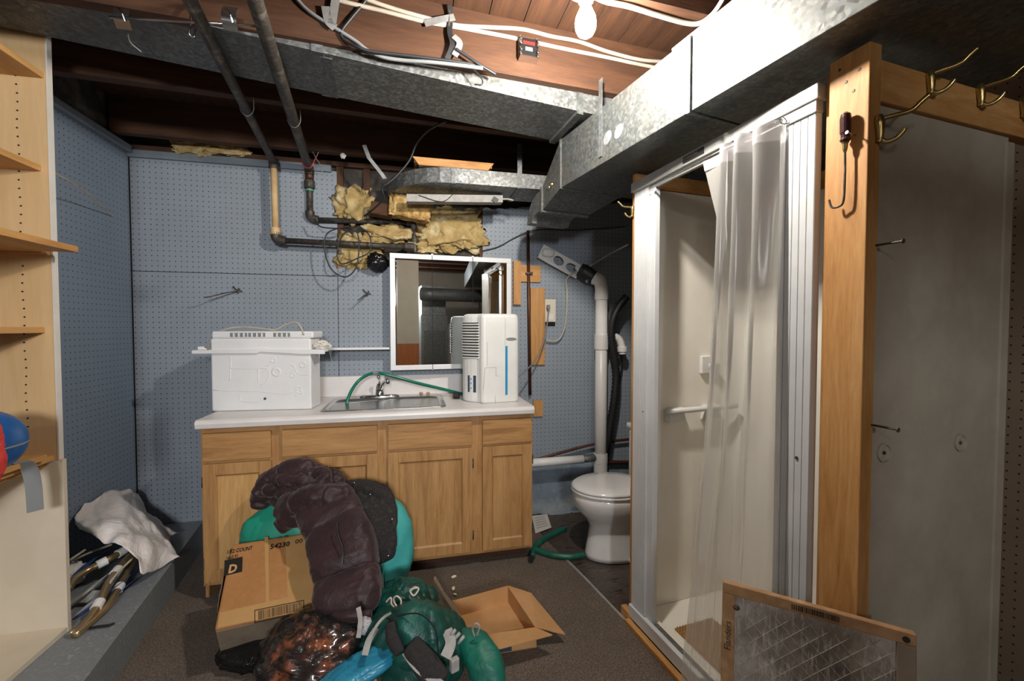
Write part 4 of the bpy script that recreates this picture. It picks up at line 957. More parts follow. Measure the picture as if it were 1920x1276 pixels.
cable('thin_cable', pth((905, 470, 2.915), (935, 462, 2.915), (962, 447, 2.915), (990, 434, 2.90), (1020, 430, 2.915), (1080, 431, 2.915), (1172, 425, 2.915)), .0035, 'cable_black', 'thin dark cable crossing the pegboard beneath the duct boot')
# white plastic bracket, tilted on the wall
a, b_ = aty(1014, 470, 2.88), aty(1086, 510, 2.88); ax = (b_ - a).normalized(); an = V((-ax.z, 0, ax.x)); an = an if an.z > 0 else -an
br_ = thing('plastic_bracket', 'white plastic bracket with round cut-outs fixed slantwise to the wall', 'bracket', (a + b_) / 2)
L_ = (b_ - a).length; w_ = .052; plate = []
def ringplate(c, rx, rz, n=20):
    pass
mb = MB(); cells = ((0, .30, None), (.30, .62, .10), (.62, 1.0, .12))
for s0, s1, rr_ in cells:
    o = a + ax * (L_ * s0) - an * w_; e1 = ax * (L_ * (s1 - s0)); e2 = an * 2 * w_
    if rr_ is None: mb.obox(o, e1, V((0, .012, 0)), e2); continue
    # square plate with an oval opening
    n = 24; inner = []; outer = []; c = o + e1 / 2 + e2 / 2; hx_, hz_ = e1.length / 2, w_
    for i in range(n):
        an_ = 2 * math.pi * i / n; co, si = math.cos(an_), math.sin(an_)
        inner.append(c + ax * (co * hx_ * .80) + an * (si * hz_ * .62)); k_ = 1 / max(abs(co), abs(si)); outer.append(c + ax * (co * k_ * hx_) + an * (si * k_ * hz_))
    off = len(mb.v); th = V((0, .012, 0)); mb.v += inner + outer + [p + th for p in inner] + [p + th for p in outer]
    for i in range(n):
        j = (i + 1) % n
        mb.f += [(off + i, off + j, off + n + j, off + n + i), (off + 2 * n + i, off + 3 * n + i, off + 3 * n + j, off + 2 * n + j), (off + i, off + 2 * n + i, off + 2 * n + j, off + j), (off + n + i, off + n + j, off + 3 * n + j, off + 3 * n + i)]
link('plate', mb, 'white_plastic', br_)
link('knob', MB().blob(a + ax * L_ * .17 + V((0, -.012, .01)), (.045, .028, .03), nu=20, nv=12, p=.7), 'white_plastic', br_, smooth=True)
link('end_clip', MB().cbox(b_ + V((-.01, -.012, 0)), (.02, .03, .09), Matrix.Rotation(-.5, 3, 'Y')), 'white_plastic', br_, bevel=.004)
# drain stack
SY = 2.80; sx_ = aty(1127, 700, SY).x; r_ = .042
def zst(py): return aty(1127, py, SY).z
ds = thing('drain_stack', 'white plastic drain stack with rubber elbow beside the toilet', 'drain pipe', (sx_, SY, 0))
link('stack_pipe', MB().tube([(sx_, SY, .008), (sx_, SY, zst(560))], r_, 20), 'pvc', ds, smooth=True)
for y0_, y1_, k in ((626, 655, 1.16), (640, 625, 1.12), (852, 868, 1.18), (885, 898, 1.18), (548, 562, 1.14)):
    z0_, z1_ = sorted((zst(y0_), zst(y1_))); link('collar', MB().lathe([(r_ * k * .97, 0), (r_ * k, .006), (r_ * k, z1_ - z0_ - .006), (r_ * k * .97, z1_ - z0_)], (sx_, SY, z0_), n=20), 'pvc', ds)
et = V((sx_ - .05, SY + .03, zst(520)))
link('elbow', MB().tube(spline([(sx_, SY, zst(560)), (sx_, SY, zst(540)), (sx_ - .012, SY + .005, zst(525)), et], 6), r_ * 1.1, 18), 'pvc', ds, smooth=True)
link('rubber_coupling', MB().tube(spline([et, et + V((-.05, .02, .035)), et + V((-.09, .035, .06))], 5), [.050, .05, .052, .054, .056, .054, .056, .056, .05, .05, .05], 18), 'rubber', ds, smooth=True)
link('clamp', MB().tube([et + V((-.012, .008, .006)), et + V((-.024, .016, .014))], .0535, 18), 'steel', ds)
# side branch of the stack
zc_ = zst(632)
link('branch', MB().tube(spline([(sx_ + .03, SY, zc_), (sx_ + .09, SY - .01, zc_ + .005), (sx_ + .13, SY - .015, zc_ - .015), (sx_ + .15, SY - .02, zc_ - .07), (sx_ + .155, SY - .02, zc_ - .12)], 6), .026, 14), 'pvc', ds, smooth=True)
fitting((sx_ + .065, SY - .005, zc_ + .003), (1, -.1, 0), .034, .035, ds, 'pvc', 'collar'); fitting((sx_ + .152, SY - .02, zc_ - .085), (0, 0, 1), .034, .04, ds, 'pvc', 'collar')
hz_ = aty(1040, 864, SY).z
link('level_pipe', MB().tube([(aty(998, 866, SY).x - .1, SY, hz_ - .002), (aty(1093, 863, SY).x, SY, hz_)], .029, 16), 'pvc', ds, smooth=True)
link('coupling', MB().tube([(aty(1088, 863, SY).x, SY, hz_), (sx_ - .02, SY, hz_ + .004)], .026, 14), 'galv_old', ds, smooth=True)
link('tee', MB().lathe([(r_ * 1.15, 0), (r_ * 1.15, zst(850) - zst(890))], (sx_, SY, zst(890)), n=20), 'pvc', ds)
# black corrugated hose
hpts = spline(pth((1176, 555, 2.72), (1160, 575, 2.74), (1149, 600, 2.75), (1146, 630, 2.76), (1152, 665, 2.77), (1155, 700, 2.78), (1152, 745, 2.78), (1145, 790, 2.79), (1139, 830, 2.80), (1134, 860, 2.86), (1132, 900, 2.88), (1133, 960, 2.89)), 12)
rad_ = [.0235 + .006 * ((i // 1) % 2) for i in range(len(hpts))]
tag(link('corrugated_hose', MB().tube(hpts, rad_, 12), 'rubber', smooth=True), 'black corrugated hose hanging behind the white drain stack', 'hose')
cable('wire_loop', pth((1163, 660, 2.86), (1166, 680, 2.86), (1162, 710, 2.87), (1160, 720, 2.87), (1157, 690, 2.87)), .005, 'cable_black', 'short loop of black cord by the corrugated hose')
cable('dark_pipe', [aty(1000, 863, 2.88), aty(1110, 833, 2.88), aty(1180, 823, 2.88)], .010, 'copper', 'thin dark copper pipe sloping along the wall behind the stack', 'pipe')
cable('rusty_pipe', [aty(1128, 866, 2.88), aty(1190, 866, 2.88)], .014, 'copper', 'short rusty pipe leaving the stack toward the shower', 'pipe')

# ================================================================ toilet
TC = V((1.135, 2.30, 0))
tl = thing('toilet', 'white toilet with closed lid beside the shower stall', 'toilet', TC)
def egg(a, b__, z, dx=0.0, n=32, rear=.85):
    out = []
    for i in range(n):
        t = 2 * math.pi * i / n; c_, s_ = math.cos(t), math.sin(t)
        out.append(TC + V((dx + (a * c_ * rear if c_ > 0 else a * c_), b__ * s_, z)))
    return out
link('bowl', MB().loft([egg(.205, .125, .008, .04), egg(.20, .122, .03, .04), egg(.175, .108, .12, .03), egg(.165, .105, .19, .03), egg(.185, .13, .24, .02), egg(.222, .168, .30, .0), egg(.235, .182, .35, 0), egg(.236, .184, .385, 0), egg(.225, .175, .392, 0)]), 'porcelain', tl, smooth=True)
link('seat', MB().loft([egg(.238, .187, .3935), egg(.244, .192, .397), egg(.244, .192, .407), egg(.236, .185, .410)]), 'porcelain', tl, smooth=True)
link('lid', MB().loft([egg(.236, .185, .4115), egg(.243, .191, .414), egg(.242, .19, .424), egg(.225, .175, .433), egg(.15, .11, .438), egg(.02, .02, .439)]), 'porcelain', tl, smooth=True)
link('tank', MB().box((TC.x + .21, TC.y - .20, .36), (TC.x + .40, TC.y + .20, .70)), 'porcelain', tl, bevel=.02)
link('tank_lid', MB().box((TC.x + .20, TC.y - .21, .701), (TC.x + .41, TC.y + .21, .735)), 'porcelain', tl, bevel=.012)
link('rear_foot', MB().box((TC.x + .15, TC.y - .10, .008), (TC.x + .38, TC.y + .10, .36)), 'porcelain', tl, bevel=.03)
link('bolt_cap', MB().blob(TC + V((.06, -.128, .02)), (.012, .012, .014), nu=12, nv=8), 'porcelain', tl, smooth=True)
# garden hose end and paper on the floor
gz = .026
gp = [atz(x, y, gz) for x, y in ((998, 1043), (1003, 1026), (1020, 1010), (1050, 994), (1078, 989), (1105, 987))]
gq = [atz(x, y, gz) for x, y in ((1000, 1028), (1018, 1035), (1040, 1041), (1070, 1043), (1100, 1039))]
for p in gp + gq: p.x = min(p.x, .955)
gh = thing('garden_hose', 'green garden hose looped on the floor between cabinet and toilet', 'hose', gp[0])
link('hose_tube', MB().tube(spline(gp, 8), .016, 12), 'hose_green', gh, smooth=True)
link('hose_tube', MB().tube(spline([p + V((0, 0, .001)) for p in gq], 8), .016, 12), 'hose_green', gh, smooth=True)
link('hose_coupling', MB().tube([gp[0] + V((-.005, .0, 0)), gp[0] + V((-.02, -.035, 0))], .0155, 10), 'rubber', gh)
pz = .0015
pg = [atz(x, y, .004) for x, y in ((997, 968), (1026, 965), (1034, 990), (1004, 1001))]
pp = thing('paper_sheet', 'printed paper sheet lying on the floor at the cabinet end', 'paper', pg[3])
link('sheet', MB().prism([V((p.x, p.y, .009)) for p in pg], (0, 0, .001)), 'paper', pp)
for k in range(5):
    t0_, t1_ = .15 + k * .15, .15 + k * .15 + .03
    l = lambda t, s: pg[0].lerp(pg[3], t).lerp(pg[1].lerp(pg[2], t), s)
    link('print_line', MB().prism([V((p.x, p.y, .0102)) for p in (l(t0_, .15), l(t0_, .8), l(t1_, .8), l(t1_, .15))], (0, 0, .0003)), 'cable_grey', pp)
# ================================================================ brass hook on the corner stud, coat hooks on the beam
def coat_hook(o, out, up, side, s, label, m='brass', base=None):
    """two prongs: a long upper and a short lower one"""
    t = thing('coat_hook', label, 'hook', o, 'brass coat hooks')
    P = lambda a, b__: o + out * (a * s) + up * (b__ * s)
    link('back_plate', MB().tube(spline([P(.004, .018), P(.006, 0), P(.008, -.03), P(.006, -.042)], 4), [.0085 * s, .009 * s, .010 * s, .011 * s, .011 * s, .010 * s, .009 * s, .008 * s, .007 * s, .007 * s, .007 * s, .007 * s, .007 * s], 10), m, t, smooth=True)
    link('upper_prong', MB().tube(spline([P(.005, .010), P(.03, .012), P(.06, .016), P(.075, .03), P(.09, .043)], 5), .0052 * s, 10), m, t, smooth=True)
    link('lower_prong', MB().tube(spline([P(.006, -.03), P(.018, -.043), P(.034, -.04), P(.046, -.028), P(.05, -.02)], 5), .0052 * s, 10), m, t, smooth=True)
    link('screw', MB().lathe([(.004 * s, 0), (.003 * s, .003 * s)], P(.010, .004), out, n=8), 'iron', t)
UP = V((0, 0, 1))
# hooks on the beam face: the prongs stick out toward the viewer and sideways
bo = (su * .86 + sv * .5).normalized()
for px, py, lab in ((1738, 148, 'brass coat hook on the beam, the one closest to the post'), (1832, 172, 'brass coat hook on the beam, second along from the post'), (1913, 195, 'brass coat hook at the far end of the beam, cut by the picture edge')):
    t = (sp_(uN1, 0, 0) - EYE).dot(su) / ray(px, py).dot(su); p = EYE + ray(px, py) * t
    coat_hook(p + su * .001, bo, UP, None, .95, lab)
t = (sp_(uN1, 0, 0) - EYE).dot(su) / ray(1636, 232).dot(su); p = EYE + ray(1636, 232) * t
coat_hook(sp_(uN1 + .001, .018, p.z), (su * .75 + sv * .66).normalized(), UP, None, 1.05, 'shiny brass coat hook on the side of the pine post')
z = zs(1178, 397); coat_hook(sp_(.006, -.002, z), (-sv * .9 + su * -.3).normalized(), UP, None, .8, 'brass hook high on the narrow corner stud by the toilet')
# hook tool hanging on the post
u_ = ub(1581, 240, -.03); zt_ = zs(1581, 213, -.02); zb2 = zs(1581, 310, -.02)
ht = thing('hook_tool', 'hook tool with dark red screwdriver handle hanging on the pine post', 'tool', sp_(u_, -.02, zb2))
hv = -.022
link('handle', MB().lathe([(.004, 0), (.0105, -.006), (.012, -.014), (.0115, -.05), (.0095, -.056), (.0095, -.062), (.0115, -.068), (.0075, -.074)], sp_(u_, hv, zt_), (0, 0, 1), n=16), 'handle_dark', ht, smooth=False)
link('ferrule', MB().lathe([(.0078, -.074), (.006, -.078), (.0055, -.09), (.003, -.098)], sp_(u_, hv, zt_), (0, 0, 1), n=12), 'brass', ht)
ze = zs(1581, 385, hv)
link('shank', MB().tube(spline([sp_(u_, hv, zt_ - .095), sp_(u_ + .001, hv, (zt_ + ze) / 2 - .04), sp_(u_ - .001, hv, ze + .012), sp_(u_ - .012, hv, ze), sp_(u_ - .026, hv - .004, ze + .002), sp_(u_ - .032, hv - .006, ze + .022)], 6), .0026, 8), 'iron', ht, smooth=True)
link('hanging_nail', MB().tube([sp_(u_ + .014, -.006, zt_ - .060), sp_(u_ + .012, -.034, zt_ - .056)], .002, 6).lathe([(.0045, 0), (.0045, .0015)], sp_(u_ + .012, -.034, zt_ - .056), -sv, n=8), 'steel', ht)

# ================================================================ shelving on the ledge, left
PY = 1.955                                # inner face of the far end panel
shx = aty(97, 500, PY).x; bxx = aty(122, 1000, PY).x
zbx = LZ + .001; zt_ = aty(100, 862, PY).z; ztp = 2.555
Yn = .75
shu = thing('shelving_unit', 'tall pale birch shelving unit standing on the white base box', 'shelving', (XL + .15, 1.35, zt_))
link('end_panel', MB().box((XL + .037, PY, zt_), (shx, PY + .02, ztp)), 'birch_z', shu, bevel=.001)
link('edge_band', MB().box((shx + .0005, PY - .001, zt_), (shx + .006, PY + .021, ztp)), 'paper', shu)
link('end_panel', MB().box((XL + .037, Yn - .02, zt_), (shx, Yn, 2.39)), 'birch_z', shu, bevel=.001)
link('top_panel', MB().box((XL + .037, Yn + .55, ztp - .03), (shx, PY - .001, ztp - .012)), 'birch_y', shu)
link('base_panel', MB().box((XL + .037, Yn, zt_), (shx - .01, PY - .001, zt_ + .02)), 'birch_y', shu)
hol = MB()
xh = aty(42, 500, PY).x
for k in range(44):
    zz = zt_ + .10 + k * .0315
    if zz > ztp - .1: break
    if abs(zz - 1.6) < .01: continue
    link('pin_hole', MB().lathe([(.0032, 0), (.0030, .0012)], (xh + .002 * math.sin(k), PY - .0002, zz), (0, -1, 0), n=8), 'dark_void', shu)
def shelf(py, px, tk, tilt=0.0, fx=None):
    z = aty(px, py, PY).z; x = aty(px, py, PY).x
    link('shelf_board', MB().hexa([(XL + .038, Yn, z - tk), (x, Yn, z - tk), (x, PY - .001, z - tk), (XL + .038, PY - .001, z - tk), (XL + .038, Yn, z), (x, Yn, z), (x, PY - .001, z), (XL + .038, PY - .001, z)]), 'birch_y', shu, bevel=.0015)
shelf(136, 82, .022); shelf(310, 77, .022); 
z = aty(137, 462, 1.93).z; x = aty(137, 462, 1.90).x
link('shelf_board', MB().hexa([(XL + .038, Yn, z - .022), (x, Yn, z - .022), (x, PY - .03, z - .022), (XL + .038, PY - .03, z - .022), (XL + .038, Yn, z), (x, Yn, z), (x, PY - .03, z), (XL + .038, PY - .03, z)]), 'birch_y', shu, bevel=.0015)
link('shelf_pin', MB().box((XL + .04, PY - .03, z - .03), (shx - .01, PY - .001, z - .0225)), 'birch_y', shu)
shelf(613, 84, .022)
# white base box
bx = thing('base_box', 'open cream painted box under the birch shelving on the grey ledge', 'cabinet', (XL + .15, 1.4, zbx))
link('side_panel', MB().box((XL + .02, PY, zbx), (bxx, PY + .018, zt_ - .001)), 'box_wall', bx, bevel=.001)
link('side_panel', MB().box((XL + .02, Yn - .02, zbx), (bxx, Yn, zt_ - .001)), 'box_wall', bx, bevel=.001)
link('bottom_panel', MB().box((XL + .02, Yn, zbx), (bxx - .002, PY - .0005, zbx + .02)), 'box_wall', bx, bevel=.001)
link('back_panel', MB().box((XL + .01, Yn, zbx + .02), (XL + .02, PY - .0005, zt_ - .022)), 'box_wall', bx)
link('top_panel', MB().box((XL + .02, Yn, zt_ - .02), (bxx - .05, PY - .0005, zt_ - .0015)), 'birch_y', bx)
# loose pine board, strap, ball and red cloth on the base panel
zb3 = zt_ + .0215
q0 = aty(85, 868, 1.88)
tag(link('loose_board', MB().obox((q0.x - .15, 1.15, zb3), (.15, 0.0, 0), (0, .74, 0), (0, 0, .018)), 'birch_y', bevel=.002), 'loose wooden board lying on the lowest shelf under the ball', 'board')
zc3 = zb3 + .019
pts = spline(pth((20, 868, 1.78), (38, 866, 1.78), (50, 871, 1.79), (58, 888, 1.80), (63, 915, 1.80), (66, 958, 1.80)), 6)
st_ = MB().loft([[p + V((-.014, -.014, 0)), p + V((.014, .014, 0)), p + V((.014, .0155, .0012)), p + V((-.014, -.0125, .0012))] for p in pts])
tag(link('strap_end', st_, 'cable_grey'), 'grey webbing strap hanging over the edge of the lowest shelf', 'strap')
bc = aty(-62, 800, 1.62); R_ = .118
hb = thing('blue_helmet', 'shiny blue helmet on the lowest shelf cut by the picture edge', 'helmet', (bc.x, bc.y, zc3))
link('shell', MB().blob((bc.x, bc.y, zc3 + .105), (R_, R_ * 1.1, .105), nu=36, nv=22, p=.95), 'ball_blue', hb, smooth=True)
link('rim_pad', MB().tube([(bc.x + R_ * .99 * math.cos(a / 24 * 2 * math.pi), bc.y + R_ * 1.09 * math.sin(a / 24 * 2 * math.pi), zc3 + .095) for a in range(24)], .004, 6, True), 'cable_grey', hb)
q = aty(-34, 765, 1.43)
tag(link('red_cloth', MB().blob((q.x, 1.43, zc3 + .135), (.035, .04, .135), nz=.3, sc=2.5, seed=2, nu=24, nv=16), 'red_cloth', smooth=True), 'bright red cloth heaped in front of the blue helmet', 'cloth')

# ================================================================ folded lawn chair and white plastic sheet on the ledge
lz = LZ
def L3(px, py, h): return atz(px, py, lz + h)
fcg = thing('folding_chair', 'folded lawn chair with tubular frame and blue white webbing on the ledge', 'folding chair', L3(200, 1150, 0))
tubes = [
    [L3(132, 1185, .02), L3(150, 1178, .02), L3(170, 1155, .035), L3(188, 1125, .06), L3(205, 1090, .085), L3(225, 1062, .10), L3(252, 1035, .10)],
    [L3(128, 1105, .07), L3(140, 1085, .09), L3(165, 1068, .10), L3(200, 1050, .115), L3(235, 1030, .12)],
    [L3(140, 1190, .016), L3(170, 1165, .02), L3(205, 1130, .03), L3(232, 1085, .05), L3(250, 1050, .07)]]
for i, tb_ in enumerate(tubes): link('frame_tube', MB().tube(spline(tb_, 6), .015, 12), 'gold_alu', fcg, smooth=True)
for a, tt in ((1, 3), (0, 3), (0, 5), (1, 4), (2, 3)):
    p = spline(tubes[a], 6)[tt * 6 - 3]; p2 = spline(tubes[a], 6)[tt * 6]
    link('plastic_joint', MB().tube([p, p + (p2 - p).normalized() * .035], .019, 12), 'white_plastic', fcg)
wb = [[L3(155, 1150, .012), L3(190, 1120, .05), L3(235, 1085, .04), L3(250, 1070, .03)], [L3(190, 1135, .02), L3(220, 1112, .035), L3(245, 1092, .02)], [L3(150, 1070, .10), L3(172, 1050, .11), L3(190, 1040, .10)]]
for i, w in enumerate(wb):
    pts = spline(w, 6); dn = V((.02, .018, .012))
    link('webbing', MB().loft([[p - dn, p + dn, p + dn + V((0, 0, .003)), p - dn + V((0, 0, .003))] for p in pts]), 'blue_web', fcg)
for i, w in enumerate(([L3(130, 1140, .03), L3(160, 1112, .07), L3(190, 1085, .09)], [L3(135, 1160, .015), L3(165, 1135, .04), L3(200, 1100, .06), L3(220, 1070, .07)], [L3(128, 1128, .02), L3(150, 1120, .03), L3(178, 1118, .03)])):
    pts = spline(w, 6); dn = V((.016, .022, .01))
    link('webbing', MB().loft([[p - dn, p + dn, p + dn + V((0, 0, .003)), p - dn + V((0, 0, .003))] for p in pts]), 'strap_grey', fcg)
for i, w in enumerate(([L3(130, 1050, .15), L3(160, 1030, .17)], [L3(132, 1052, .12), L3(170, 1035, .14), L3(210, 1020, .15)], [L3(190, 1120, .06), L3(215, 1080, .10), L3(250, 1045, .12)])):
    link('frame_rod', MB().tube(spline(w, 5), .005, 8), 'cable_white', fcg, smooth=True)
# sheet: heights over the ledge, pinned on what lies under it
def sheet():
    cols = [((121, 936), (125, 955), (130, 975)), ((160, 930), (150, 975), (165, 1005)), ((200, 924), (190, 985), (200, 1022)), ((240, 919), (228, 985), (232, 1032)), ((255, 940), (255, 990), (258, 1050)), ((275, 962), (290, 1010), (268, 1075)), ((300, 985), (318, 1030), (310, 1058)), ((318, 1010), (330, 1040), (338, 1046))]
    hts = [(.30, .27, .24), (.30, .27, .21), (.30, .24, .18), (.27, .22, .16), (.22, .18, .12), (.16, .13, .07), (.11, .06, .02), (.05, .025, .012)]
    rows = [[L3(px, py, h) for (px, py), h in zip(c, hh)] for c, hh in zip(cols, hts)]
    for r in rows:
        back = r[0] + V((.0, .09, -.10)); back.y = min(back.y, YB - .03); back.z = max(back.z, lz + .02); r.insert(0, back)
    cs = [spline(r, 8) for r in rows]; m_ = len(cs[0])
    full = [spline([c[j] for c in cs], 8) for j in range(m_)]
    nv_ = len(full[0]); mb_ = MB()
    for j in range(m_):
        for i in range(nv_):
            p = full[j][i]; w = noise.fractal(p * 7.0, .9, 2.0, 4) * .035 + abs(noise.noise(p * 13 + V((3, 1, 2)))) * .014
            p2 = p + V((.3 * w, -.5 * w, w)); p2.z = max(p2.z, lz + .004); p2.x = max(p2.x, XL + .02)
            mb_.v.append(p2)
    for j in range(m_ - 1):
        for i in range(nv_ - 1): a_ = j * nv_ + i; mb_.f.append((a_, a_ + 1, a_ + nv_ + 1, a_ + nv_))
    return mb_
tag(link('plastic_sheet', sheet(), 'bag_white', smooth=True, solid=.0015), 'crumpled white plastic sheet draped over the folded lawn chair', 'plastic sheet')
# clear film tail beside the sheet and a dark strap on the ledge
tag(link('plastic_bundle', MB().blob(L3(142, 1075, .05), (.03, .05, .05), nz=.4, sc=3, seed=21, nu=20, nv=12, floor=lz + .001), 'bag_white', smooth=True), 'bunched white plastic between the box and the lawn chair', 'bundle')
c0 = [L3(168, 1178, .004), L3(185, 1174, .004), L3(205, 1172, .004), L3(214, 1168, .004)]
tag(link('dark_strap', MB().tube(c0, .005, 6, flat=(1.8, .6)), 'cable_black'), 'short dark strap lying flat on the grey ledge', 'strap')

# ================================================================ heap on the floor in front of the cabinet
def wrinkle(mb, amp, sc, seed=0, ridge=True, keep=None):
    """push the surface in and out along its normals: cloth creases"""
    bm = bmesh.new(); vs_ = [bm.verts.new(p) for p in mb.v]; bm.verts.ensure_lookup_table()
    for f in mb.f:
        try: bm.faces.new([vs_[i] for i in f])
        except ValueError: pass
    bmesh.ops.recalc_face_normals(bm, faces=bm.faces); bm.normal_update()
    off = V((seed * 5.1, seed * 2.3, seed * 9.7))
    for i, v_ in enumerate(vs_):
        q = v_.co * sc + off; q = V((q.x + 1.4 * noise.noise(q * .5), q.y, q.z + .8 * noise.noise(q * .4 + V((7, 0, 0)))))
        n1 = noise.noise(q); n2 = noise.noise(q * 2.3 + V((3, 8, 1)))
        h = (1 - 2.2 * abs(n1)) * .7 + (.5 - abs(n2)) * .5 if ridge else n1 + .5 * n2
        mb.v[i] = v_.co + v_.normal * (amp * h)
    bm.free()
    return mb
def crease(mb, amp, sc, seed=0, fine=.3):
    """large folds first, then fine ones"""
    return wrinkle(wrinkle(mb, amp, sc, seed), amp * fine, sc * 2.4, seed + 3)
def padded(path, wid, thk, side, n=28, quilt=None, qd=.25, k=10, p=.75, endround=True):
    """flattened padded sleeve: path of points, half width and half thickness along it; quilt = number of stitched rows"""
    P_ = spline(path, k); m_ = len(P_); rings = []
    def ev(a, t):
        x = t * (len(a) - 1); i = min(int(x), len(a) - 2); return a[i] + (a[i + 1] - a[i]) * (x - i)
    for i in range(m_):
        t = i / (m_ - 1); tg = (P_[min(i + 1, m_ - 1)] - P_[max(i - 1, 0)]).normalized()
        s_ = (V(side) - tg * V(side).dot(tg)).normalized(); u_ = tg.cross(s_).normalized()
        w, h = ev(wid, t), ev(thk, t)
        if quilt:
            q = abs(math.sin(math.pi * quilt * t)) ** .42; h *= (1 - qd) + qd * q; w *= 1 - .10 * (1 - q)
        if endround:
            e = min(t, 1 - t) * 9
            if e < 1: f_ = math.sqrt(max(.02, 1 - (1 - e) ** 2)); w *= .55 + .45 * f_; h *= f_
        ring = []
        for j in range(n):
            a = 2 * math.pi * j / n; c_, s2 = math.cos(a), math.sin(a)
            ring.append(P_[i] + s_ * (math.copysign(abs(c_) ** p, c_) * w) + u_ * (math.copysign(abs(s2) ** p, s2) * h))
        rings.append(ring)
    return MB().loft(rings)
def flatband(path, w, th, side, k=6):
    P_ = spline(path, k); s_ = V(side).normalized(); rings = []
    for i in range(len(P_)):
        tg = (P_[min(i + 1, len(P_) - 1)] - P_[max(i - 1, 0)]).normalized(); a = (s_ - tg * s_.dot(tg)).normalized(); u_ = tg.cross(a)
        rings.append([P_[i] - a * w - u_ * th, P_[i] + a * w - u_ * th, P_[i] + a * w + u_ * th, P_[i] - a * w + u_ * th])
    return MB().loft(rings)
CR = _r.copy(); CU = UP
# sacks: one fabric, its shaded and lit sides put into two colours
c = aty(535, 1040, 2.16)
tag(link('shaded_teal_sack', crease(MB().blob((c.x, 2.225, .25), (.215, .085, .25), nz=.08, sc=1.6, seed=3, nu=48, nv=30, p=.8, floor=.009), .012, 6, 1), 'teal_shaded', smooth=True), 'teal fabric sack in its shaded tone under the brown jacket behind the labelled carton', 'sack')
c = aty(692, 1060, 2.17)
ts = thing('lit_teal_sack', 'teal fabric sack in its lit tone under the dark fleece by the cabinet doors', 'sack', (c.x, 2.175, .009))
link('sack_body', crease(MB().blob((c.x, 2.175, .255), (.205, .11, .255), nz=.07, sc=1.6, seed=8, nu=48, nv=30, p=.8, floor=.009), .010, 6, 4), 'teal_lit', ts, smooth=True)
sq = [aty(x, y, 2.068) for x, y in ((722, 1040), (722, 1070), (721, 1100))]
link('seam', MB().tube(spline(sq, 5), .0022, 6), 'teal_shaded', ts)
# labelled carton, tipped back on its corner
F0, F1 = atd(402, 1180, 1.60), atd(592, 1137, 1.735); F2 = atd(405, 1025, 1.86)
bex = (F1 - F0); bw = bex.length; bex.normalize(); bey = F2 - F0; bey = (bey - bex * bey.dot(bex)); bh = bey.length; bey.normalize(); bez = -bex.cross(bey); bez = bez if bez.dot(_f) > 0 else -bez
bd = .225
low = min((F0 + bez * bd).z, (F1 + bez * bd).z); 
if low < .012:
    sh = V((0, 0, .012 - low)); F0 = F0 + sh
def K(x, y, z=0.0): return F0 + bex * x + bey * y + bez * z
cb_ = thing('labelled_carton', 'scuffed brown carton with black lettering and barcode tipped back on the heap', 'carton', F0 + bez * bd)
link('carton_body', MB().obox(K(0, 0, 0), bex * bw, bey * bh, bez * bd), 'card', cb_, bevel=.008)
def fq(px, py, off=-.0012):
    t = (K(0, 0, off) - EYE).dot(bez) / ray(px, py).dot(bez); return EYE + ray(px, py) * t
def fpoly(name, pts, m, par, th=.0006, off=-.0012): return link(name, MB().prism([fq(x, y, off) for x, y in pts], bez * th), m, par)
fpoly('packing_tape', [(496, 1006), (503, 1005), (505, 1150), (499, 1151)], 'tape_clear', cb_)
fpoly('packing_tape', [(412, 1148), (586, 1108), (588, 1142), (408, 1176)], 'tape_clear', cb_, off=-.0008)
fpoly('packing_tape', [(535, 1010), (580, 998), (588, 1120), (540, 1130)], 'tape_clear', cb_, off=-.0009)
sq_ = fpoly('printed_square', [(421, 1050), (455, 1043), (454, 1071), (420, 1079)], 'ink', cb_, off=-.0018)
tx = (fq(600, 990) - fq(430, 1028)).normalized(); tx = bex * tx.dot(bex) + bey * tx.dot(bey); tx.normalize(); ty = bez.cross(tx); ty = ty if ty.z > 0 else -ty
rd = bex; ru = bey
text('lettering', 'D', .052, fq(427, 1074, -.0026), rd, ru, 'card_in', sq_, bold=.002, xs=.8)
text('lettering', '1/52 COUNT', .026, fq(424, 1038, -.0018), rd, ru, 'ink', cb_, bold=.0007, xs=.66)
text('lettering', 'nsu2 F1', .021, fq(424, 1048, -.0018), rd, ru, 'ink', cb_, bold=.0004, xs=.66)
text('lettering', '54230', .033, fq(506, 1029, -.0018), rd, ru, 'ink', cb_, bold=.0011, xs=.95)
text('lettering', '00', .032, fq(553, 1019, -.0018), rd, ru, 'ink', cb_, bold=.0003)
text('lettering', '(1) 30', .018, fq(520, 1010, -.0018), rd, ru, 'ink', cb_)
bf = [(477, 1143), (570, 1124), (570, 1147), (477, 1168)]
q = [fq(*p, -.0018) for p in bf]
bar = MB()
def bl_(s, t): return q[0].lerp(q[1], s).lerp(q[3].lerp(q[2], s), t)
for s0, s1, t0_, t1_ in ((0, 1, 0, .06), (0, 1, .94, 1), (0, .015, 0, 1), (.985, 1, 0, 1)):
    bar.prism([bl_(s0, t0_), bl_(s1, t0_), bl_(s1, t1_), bl_(s0, t1_)], bez * .0005)
random.seed(5); s = .08
while s < .93:
    w = random.choice((.006, .01, .016)); bar.prism([bl_(s, .12), bl_(s + w, .12), bl_(s + w, .8), bl_(s, .8)], bez * .0005); s += w + random.choice((.007, .012, .018))
bc_ = link('barcode', bar, 'ink', cb_); bc_['kind'] = 'stuff'
link('torn_flap', crease(MB().grid(lambda a, b__: K(-.004 - .012 * math.sin(3 * b__) * a, bh * (.25 + .72 * b__), .01 + .09 * a), 8, 14), .006, 9, 2), 'card_dull', cb_, solid=.002)
